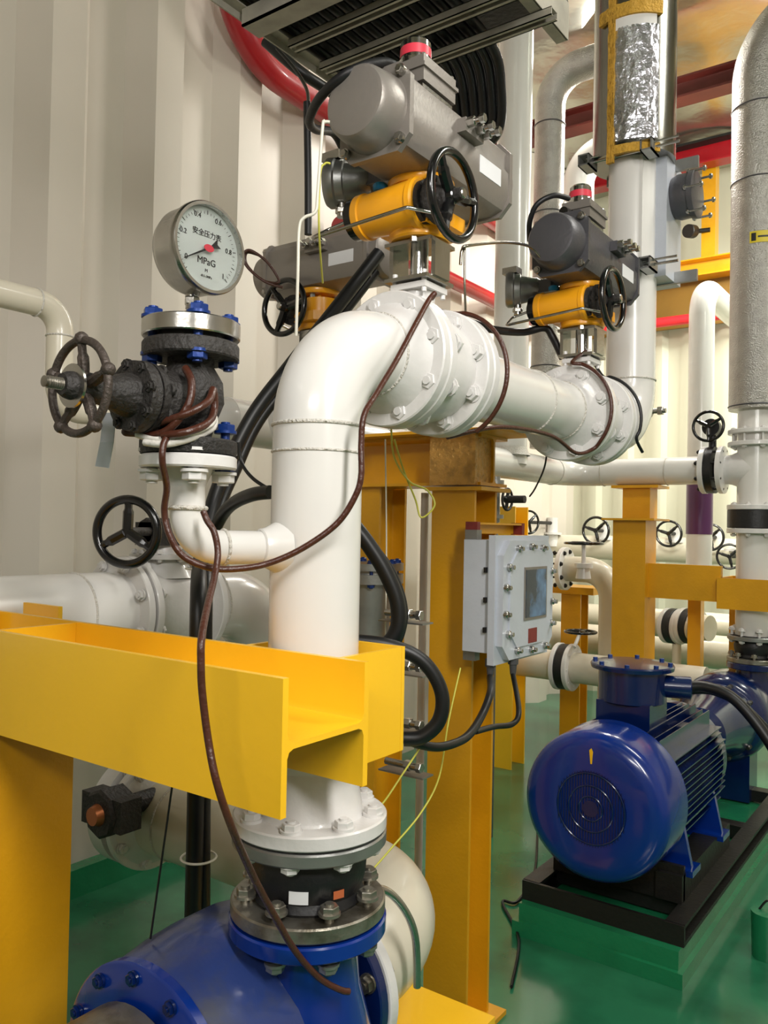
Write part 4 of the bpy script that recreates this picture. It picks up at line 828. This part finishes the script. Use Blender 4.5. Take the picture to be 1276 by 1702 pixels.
# ============================================================ CABLE TRAY + STRUTS
TZ = 3.05
ct_ = thing('cable_tray', 'galvanised overhead cable tray with two side rails', 'tray', (-1.6, 2, TZ))
xr, xR, yE = -1.715, -1.0, 2.27
for xa, sg in ((xr, 1), (xR, -1)):
    bm = B(); box(bm, (xa-.0025, .5, TZ-(.02 if sg > 0 else 0)), (xa+.0025, yE + (.25 if sg > 0 else 0), TZ+.11)); box(bm, (xa, .5, TZ), (xa+sg*.035, yE, TZ+.004)); box(bm, (xa, .5, TZ+.106), (xa+sg*.02, yE, TZ+.11)); obj('side_rail', bm, 'strut', ct_)
for k, yy in enumerate((.9, 1.25, 1.5)): obj('rung', box(B(), (xr, yy, TZ+.004), (xR, yy+.03, TZ+.018)), 'strut', ct_)
for i, yy in enumerate((1.80, 1.945, 2.09)):
    t = thing('strut_channel', 'steel strut channel under the black cables, %s of three' % ('nearest', 'middle', 'farthest')[i], 'strut', (-1.3, yy, TZ-.045))
    bm = B(); x0, x1 = xr+.03, xR+.03
    for a, b in (((0, 0), (.004, .041)), ((.037, 0), (.041, .041)), ((0, .037), (.041, .041)), ((0, 0), (.012, .003)), ((.029, 0), (.041, .003))): box(bm, (x0, yy+a[0], TZ-.024+a[1]*.55), (x1, yy+b[0], TZ-.024+b[1]*.55))
    obj('channel', bm, 'strut', t)
t = thing('angle_beam', 'broad galvanised angle crossing the top left under the tray', 'beam', (-1.6, 1.64, TZ)); bm = B(); box(bm, (xr+.02, 1.62, TZ-.05), (-.2, 1.69, TZ-.044)); box(bm, (xr+.02, 1.62, TZ-.05), (-.2, 1.626, TZ-.001)); obj('angle', bm, 'strut', t)
lab = 'black power cable lying side by side in the overhead tray'
nc = 15
for i in range(nc):
    xx = xr + .03 + i*.0335
    zz = TZ+.022+.018
    pts = [(xx, .52, zz), (xx+random.uniform(-.004, .004), 1.2, zz+random.uniform(0, .01)), (xx, 1.9, zz), (xx, yE, zz)]
    if i >= nc-7:
        k = i-(nc-7); pts = pts[:3] + [(xx, 2.2, TZ+.02), (xx-.03, 2.32, TZ-.05), (xx-.09, 2.42, TZ-.11-.003*k), (xx-.22, 2.50, TZ-.14), (xx-.42, 2.6, TZ-.12), (xx-.62, 2.75, TZ-.02)]
    cable('power_cable', pts, .016, 'cable_black', lab, 'cable', 'black cables in the overhead tray', sm=6, seg=10)
t = obj('tray_cover', box(B(), (xr-.0, .5, TZ+.112), (xR+.0, yE, TZ+.118)), 'dark_iron', smooth=False); T(t, 'dark cover sheet lying over the black tray cables', 'tray cover')
# white ceiling beam by tall pipes
# ============================================================ CABLES
def CP(l): return [P(*p) for p in l]
cable('heating_cable', CP([(716, 497, 1.66), (722, 488, 1.66), (712, 500, 1.65), (690, 540, 1.60), (658, 600, 1.53), (628, 650, 1.48), (605, 690, 1.44), (600, 740, 1.435), (600, 790, 1.43), (590, 825, 1.43), (560, 870, 1.43), (505, 910, 1.425), (450, 935, 1.42), (400, 945, 1.40), (350, 944, 1.38), (305, 925, 1.37), (282, 890, 1.365), (273, 850, 1.365), (277, 810, 1.345), (270, 770, 1.31), (272, 738, 1.31), (285, 715, 1.33)]), .0055, 'cable_brown', 'brown heating cable looping from the first valve down around the riser to the gate valve')
cable('heating_cable', CP([(308, 612, 1.345), (318, 635, 1.325), (314, 670, 1.315), (290, 705, 1.315), (262, 722, 1.325), (225, 720, 1.345), (208, 718, 1.35), (222, 711, 1.345), (262, 703, 1.325), (310, 688, 1.31), (345, 668, 1.33), (354, 648, 1.37), (356, 680, 1.38), (345, 703, 1.345), (310, 718, 1.31), (270, 724, 1.32)]), .0065, 'cable_brown', 'brown heating cable wrapped in loops around the black gate valve')
cable('wrapping_tape', CP([(228, 722, 1.34), (262, 730, 1.325), (310, 722, 1.325), (348, 706, 1.35), (356, 695, 1.40), (352, 712, 1.38), (318, 728, 1.33), (275, 738, 1.32), (240, 735, 1.33)]), .006, 'tape_white', 'white tape wound below the brown cable loops', 'tape')
cable('heating_cable', CP([(338, 850, 1.36), (344, 865, 1.355), (356, 885, 1.35), (362, 920, 1.345), (356, 960, 1.32), (344, 1010, 1.22), (335, 1060, 1.15), (334, 1100, 1.14), (336, 1150, 1.14), (346, 1230, 1.14), (360, 1300, 1.13), (385, 1375, 1.15), (420, 1455, 1.24), (455, 1520, 1.30), (490, 1580, 1.36), (530, 1625, 1.40), (565, 1645, 1.42), (580, 1648, 1.43)]), .0055, 'cable_brown', 'brown heating cable hanging across the yellow beam down to the near pump')
c = V((RX, 0, RZ))
def arc_on(yc, r, a0, a1, n=10):
    return [V((RX + math.cos(R(a0+(a1-a0)*i/n))*r, yc, RZ + math.sin(R(a0+(a1-a0)*i/n))*r)) for i in range(n+1)]
cable('heating_cable', [V((RX-.02, VY1+.03, RZ+.145))] + arc_on(VY1+.135, .15, 88, -60, 12) , .0055, 'cable_brown', 'brown heating cable arching over the second big flange')
cable('heating_cable', [V((RX-.0, VY1+.13, RZ-.14)), V((RX+.05, VY1+.3, RZ-.1)), V((RX+.06, VY2-.35, RZ-.095)), V((RX+.07, VY2-.2, RZ-.13))] + arc_on(VY2-.135, .148, -50, 80, 10) + [V((RX+.02, VY2-.02, RZ+.2))], .0055, 'cable_brown', 'brown heating cable running under the short overhead pipe and up the third flange')
cable('heating_cable', [V((RX+.02, VY2+.0, RZ+.2))] + arc_on(VY2+.12, .148, 82, -25, 10) + [V((RX+.14, VY2+.16, RZ-.1))], .005, 'cable_black', 'dark cable arching over the farthest flange')
# black cables
cable('power_cable', CP([(630, 420, 2.55), (560, 510, 2.5), (480, 610, 2.45), (420, 690, 2.4), (375, 780, 2.35), (350, 850, 2.3), (334, 930, 2.2), (330, 1000, 2.0), (328, 1200, 1.98), (324, 1400, 1.98), (320, 1560, 2.0)]), .021, 'cable_black', 'thick black cable sloping behind the riser and down at left')
cable('power_cable', CP([(640, 430, 2.6), (500, 610, 2.5), (430, 700, 2.45), (392, 780, 2.4), (362, 850, 2.32), (345, 930, 2.2), (342, 1000, 2.03), (340, 1200, 2.0), (338, 1400, 2.0), (338, 1560, 2.02)]), .017, 'cable_black', 'second black cable tied alongside the thick sloping one')
for (py, D_, r_) in ((742, 2.36, 28), (1412, 1.93, 0)):
    pass
t = thing('cable_tie', 'white cable tie around the black cables near the floor', 'cable tie', P(328, 1425, 1.95)); obj('loop', torus(B(), P(330, 1425, 2.0), Z, .042, .003, 32, 6), 'wire_white', t)
t = thing('cable_tie', 'white cable tie where the sloping black cables meet the grey valve', 'cable tie', P(338, 942, 2.0)); obj('loop', torus(B(), P(338, 945, 2.17), Z, .045, .003, 32, 6), 'wire_white', t)
cable('power_cable', CP([(450, 818, 1.95), (420, 822, 2.0), (390, 835, 2.1), (370, 855, 2.2), (352, 890, 2.25)]), .017, 'cable_black', 'black cable arching from the left cable bundle to behind the riser')
cable('signal_cable', CP([(396, 735, 2.3), (402, 770, 2.3), (420, 795, 2.25), (450, 815, 2.2)]), .005, 'cable_black', 'thin black wire curving right below the gate valve')
cable('power_cable', CP([(585, 870, 2.0), (612, 905, 2.0), (640, 950, 2.0), (660, 1000, 2.0), (660, 1045, 2.0), (640, 1072, 2.0), (600, 1076, 2.0)]), .02, 'cable_black', 'thick black cable bundle hanging right of the riser')
cable('power_cable', CP([(592, 880, 2.05), (625, 915, 2.05), (655, 960, 2.05), (670, 1010, 2.05), (666, 1050, 2.05), (650, 1085, 2.05)]), .012, 'cable_black', 'thinner black cable along the bundle right of the riser')
cable('power_cable', CP([(590, 1066, 1.9), (640, 1072, 1.9), (690, 1090, 1.9), (720, 1120, 1.9), (735, 1160, 1.9), (728, 1200, 1.9), (700, 1225, 1.9), (670, 1228, 1.9)]), .017, 'cable_black', 'black cable making a round loop in front of the yellow column')
g1 = V((bx1, py0+.01, pz0-.05)); g2 = V((bx1+.03, py0+.10, pz0-.05))
cable('power_cable', [g1] + CP([(815, 1150, 2.28), (800, 1190, 2.2), (775, 1225, 2.1), (735, 1241, 2.0), (700, 1238, 1.95), (672, 1228, 1.92)]), .011, 'cable_black', 'black cable from the left gland of the control box')
cable('power_cable', [g2] + CP([(862, 1180, 2.38), (852, 1203, 2.34), (820, 1208, 2.28), (790, 1216, 2.18)]), .008, 'cable_black', 'thinner black cable from the right gland of the control box')
cable('flexible_conduit', CP([(660, 112, 1.70), (640, 104, 1.68), (605, 110, 1.65), (565, 130, 1.65), (530, 165, 1.7), (514, 200, 1.78), (525, 215, 1.85), (555, 222, 1.95), (575, 260, 2.0), (590, 300, 1.98)]), .010, 'rubber', 'black flexible conduit curling around the nearest actuator end cap')
cable('power_cable', CP([(510, 170, 2.6), (512, 300, 2.6), (512, 390, 2.6)]), .012, 'cable_black', 'thin vertical black cable dropping left of the nearest actuator')
cable('power_cable', CP([(440, 68, 3.0), (500, 120, 3.0), (560, 160, 3.1), (640, 220, 3.3)]), .02, 'cable_black', 'black cable slung under the tray rail at top left')
cable('signal_cable', CP([(460, 80, 2.9), (490, 115, 2.85), (510, 150, 2.75), (512, 180, 2.6)]), .006, 'cable_black', 'thin black wire from tray to the vertical drop')
cable('flexible_conduit', CP([(945, 330, 2.45), (920, 325, 2.42), (892, 340, 2.42), (880, 370, 2.45), (880, 400, 2.5)]), .008, 'rubber', 'black flexible conduit curling around the farther actuator cap')
cable('power_cable', CP([(780, 535, 2.45), (820, 548, 2.5), (870, 552, 2.6), (905, 545, 2.62), (918, 560, 2.62), (935, 595, 2.6)]), .012, 'cable_black', 'black cable bridging between the two overhead valves')
cable('coiled_cable', CP([(470, 478, 2.3), (440, 468, 2.3), (412, 445, 2.3), (404, 425, 2.3), (415, 416, 2.3), (440, 432, 2.3), (458, 455, 2.3), (462, 470, 2.3), (435, 465, 2.31), (410, 440, 2.31), (410, 420, 2.31), (430, 424, 2.31)]), .004, 'cable_brown', 'small coil of brown cable hanging on the rear black handwheel')
cable('air_tube', CP([(548, 203, 1.62), (540, 203, 1.62), (536, 212, 1.62), (528, 320, 1.62), (524, 352, 1.62), (505, 362, 1.62), (497, 380, 1.62), (495, 450, 1.62), (492, 558, 1.64)]), .0032, 'wire_white', 'cream metal air tube dropping from the nearest actuator behind the elbow', 'tube', sm=6)
cable('air_tube', CP([(765, 440, 2.0), (768, 415, 2.0), (780, 408, 2.0), (840, 403, 2.2), (880, 410, 2.35), (900, 430, 2.4)]), .004, 'tube_steel', 'thin steel air tube running between the two actuators', 'tube')
cable('air_tube', CP([(772, 408, 2.0), (772, 470, 2.0), (774, 530, 2.02)]), .003, 'tube_steel', 'thin vertical steel tube right of the first valve stem', 'tube')
cable('earth_wire', CP([(549, 272, 1.66), (540, 272, 1.66), (532, 290, 1.66), (530, 380, 1.66), (536, 470, 1.8)]), .0022, 'wire_yg', 'yellow green earth wire dropping from the round solenoid', 'wire')
cable('earth_wire', CP([(650, 712, 2.1), (655, 760, 2.1), (680, 800, 2.1), (710, 815, 2.12), (722, 840, 2.12), (700, 860, 2.12), (690, 830, 2.12), (670, 780, 2.1), (655, 730, 2.1)]), .0025, 'wire_yg', 'tangled yellow green earth wire under the overhead flange', 'wire')
cable('earth_wire', CP([(640, 730, 2.15), (642, 900, 2.15), (640, 1080, 2.15)]), .002, 'wire_white', 'pale wire hanging in front of the narrow yellow column', 'wire')
cable('earth_wire', CP([(765, 1110, 2.2), (745, 1200, 2.15), (730, 1290, 2.1), (700, 1350, 1.95), (650, 1410, 1.85), (615, 1450, 1.75)]), .0022, 'wire_yg', 'thin yellow wire from the control box down to the near joint', 'wire')
cable('earth_wire', CP([(700, 1240, 1.95), (670, 1285, 1.9), (640, 1330, 1.85), (625, 1345, 1.8)]), .0022, 'wire_yg', 'second thin yellow wire near the lower tubing', 'wire')
cable('signal_cable', CP([(910, 735, 2.7), (905, 775, 2.7), (890, 810, 2.8), (880, 825, 2.85)]), .003, 'cable_black', 'thin black wire hanging below the overhead pipe', 'wire')
cable('hanging_rope', CP([(287, 1300, 1.5), (270, 1420, 1.5), (250, 1560, 1.5)]), .002, 'cable_black', 'thin grey cord hanging below the near beam at left', 'cord')
cable('floor_cable', [PZ(893, 1385, .02), PZ(888, 1450, .01), PZ(860, 1498, .01), PZ(835, 1500, .01), PZ(862, 1560, .01), PZ(850, 1640, .01)], .006, 'cable_black', 'thin dark cable lying on the green floor left of the motor')
for i, py in enumerate((1020, 1105, 1200, 1270)):
    q = P(668, py, 2.1); t = thing('tubing_manifold', 'small steel tubing fitting on a plate between the yellow columns, %s of four' % ('topmost', 'second from top', 'third from top', 'lowest')[i], 'fitting', q)
    bm = B(); cyl(bm, q - X*.05, q + X*.01, .009, seg=12); hexa(bm, q + X*.01, q + X*.028, .014); cyl(bm, q + X*.028, q + X*.045, .009, seg=12); hexa(bm, q + X*.045, q + X*.06, .013); obj('fitting', bm, 'steel', t); obj('shelf_plate', box(B(), q + V((-.06, -.02, -.022)), q + V((.075, .03, -.018))), 'galvanized', t)
q = PX(703, 1000, -1.58); t = thing('tubing_post', 'thin grey vertical pole between the yellow columns', 'pole', (q.x, q.y, 0)); obj('pole', cyl(B(), (q.x, q.y, 0), (q.x, q.y, 1.72), .014, seg=16), 'white_pipe', t)
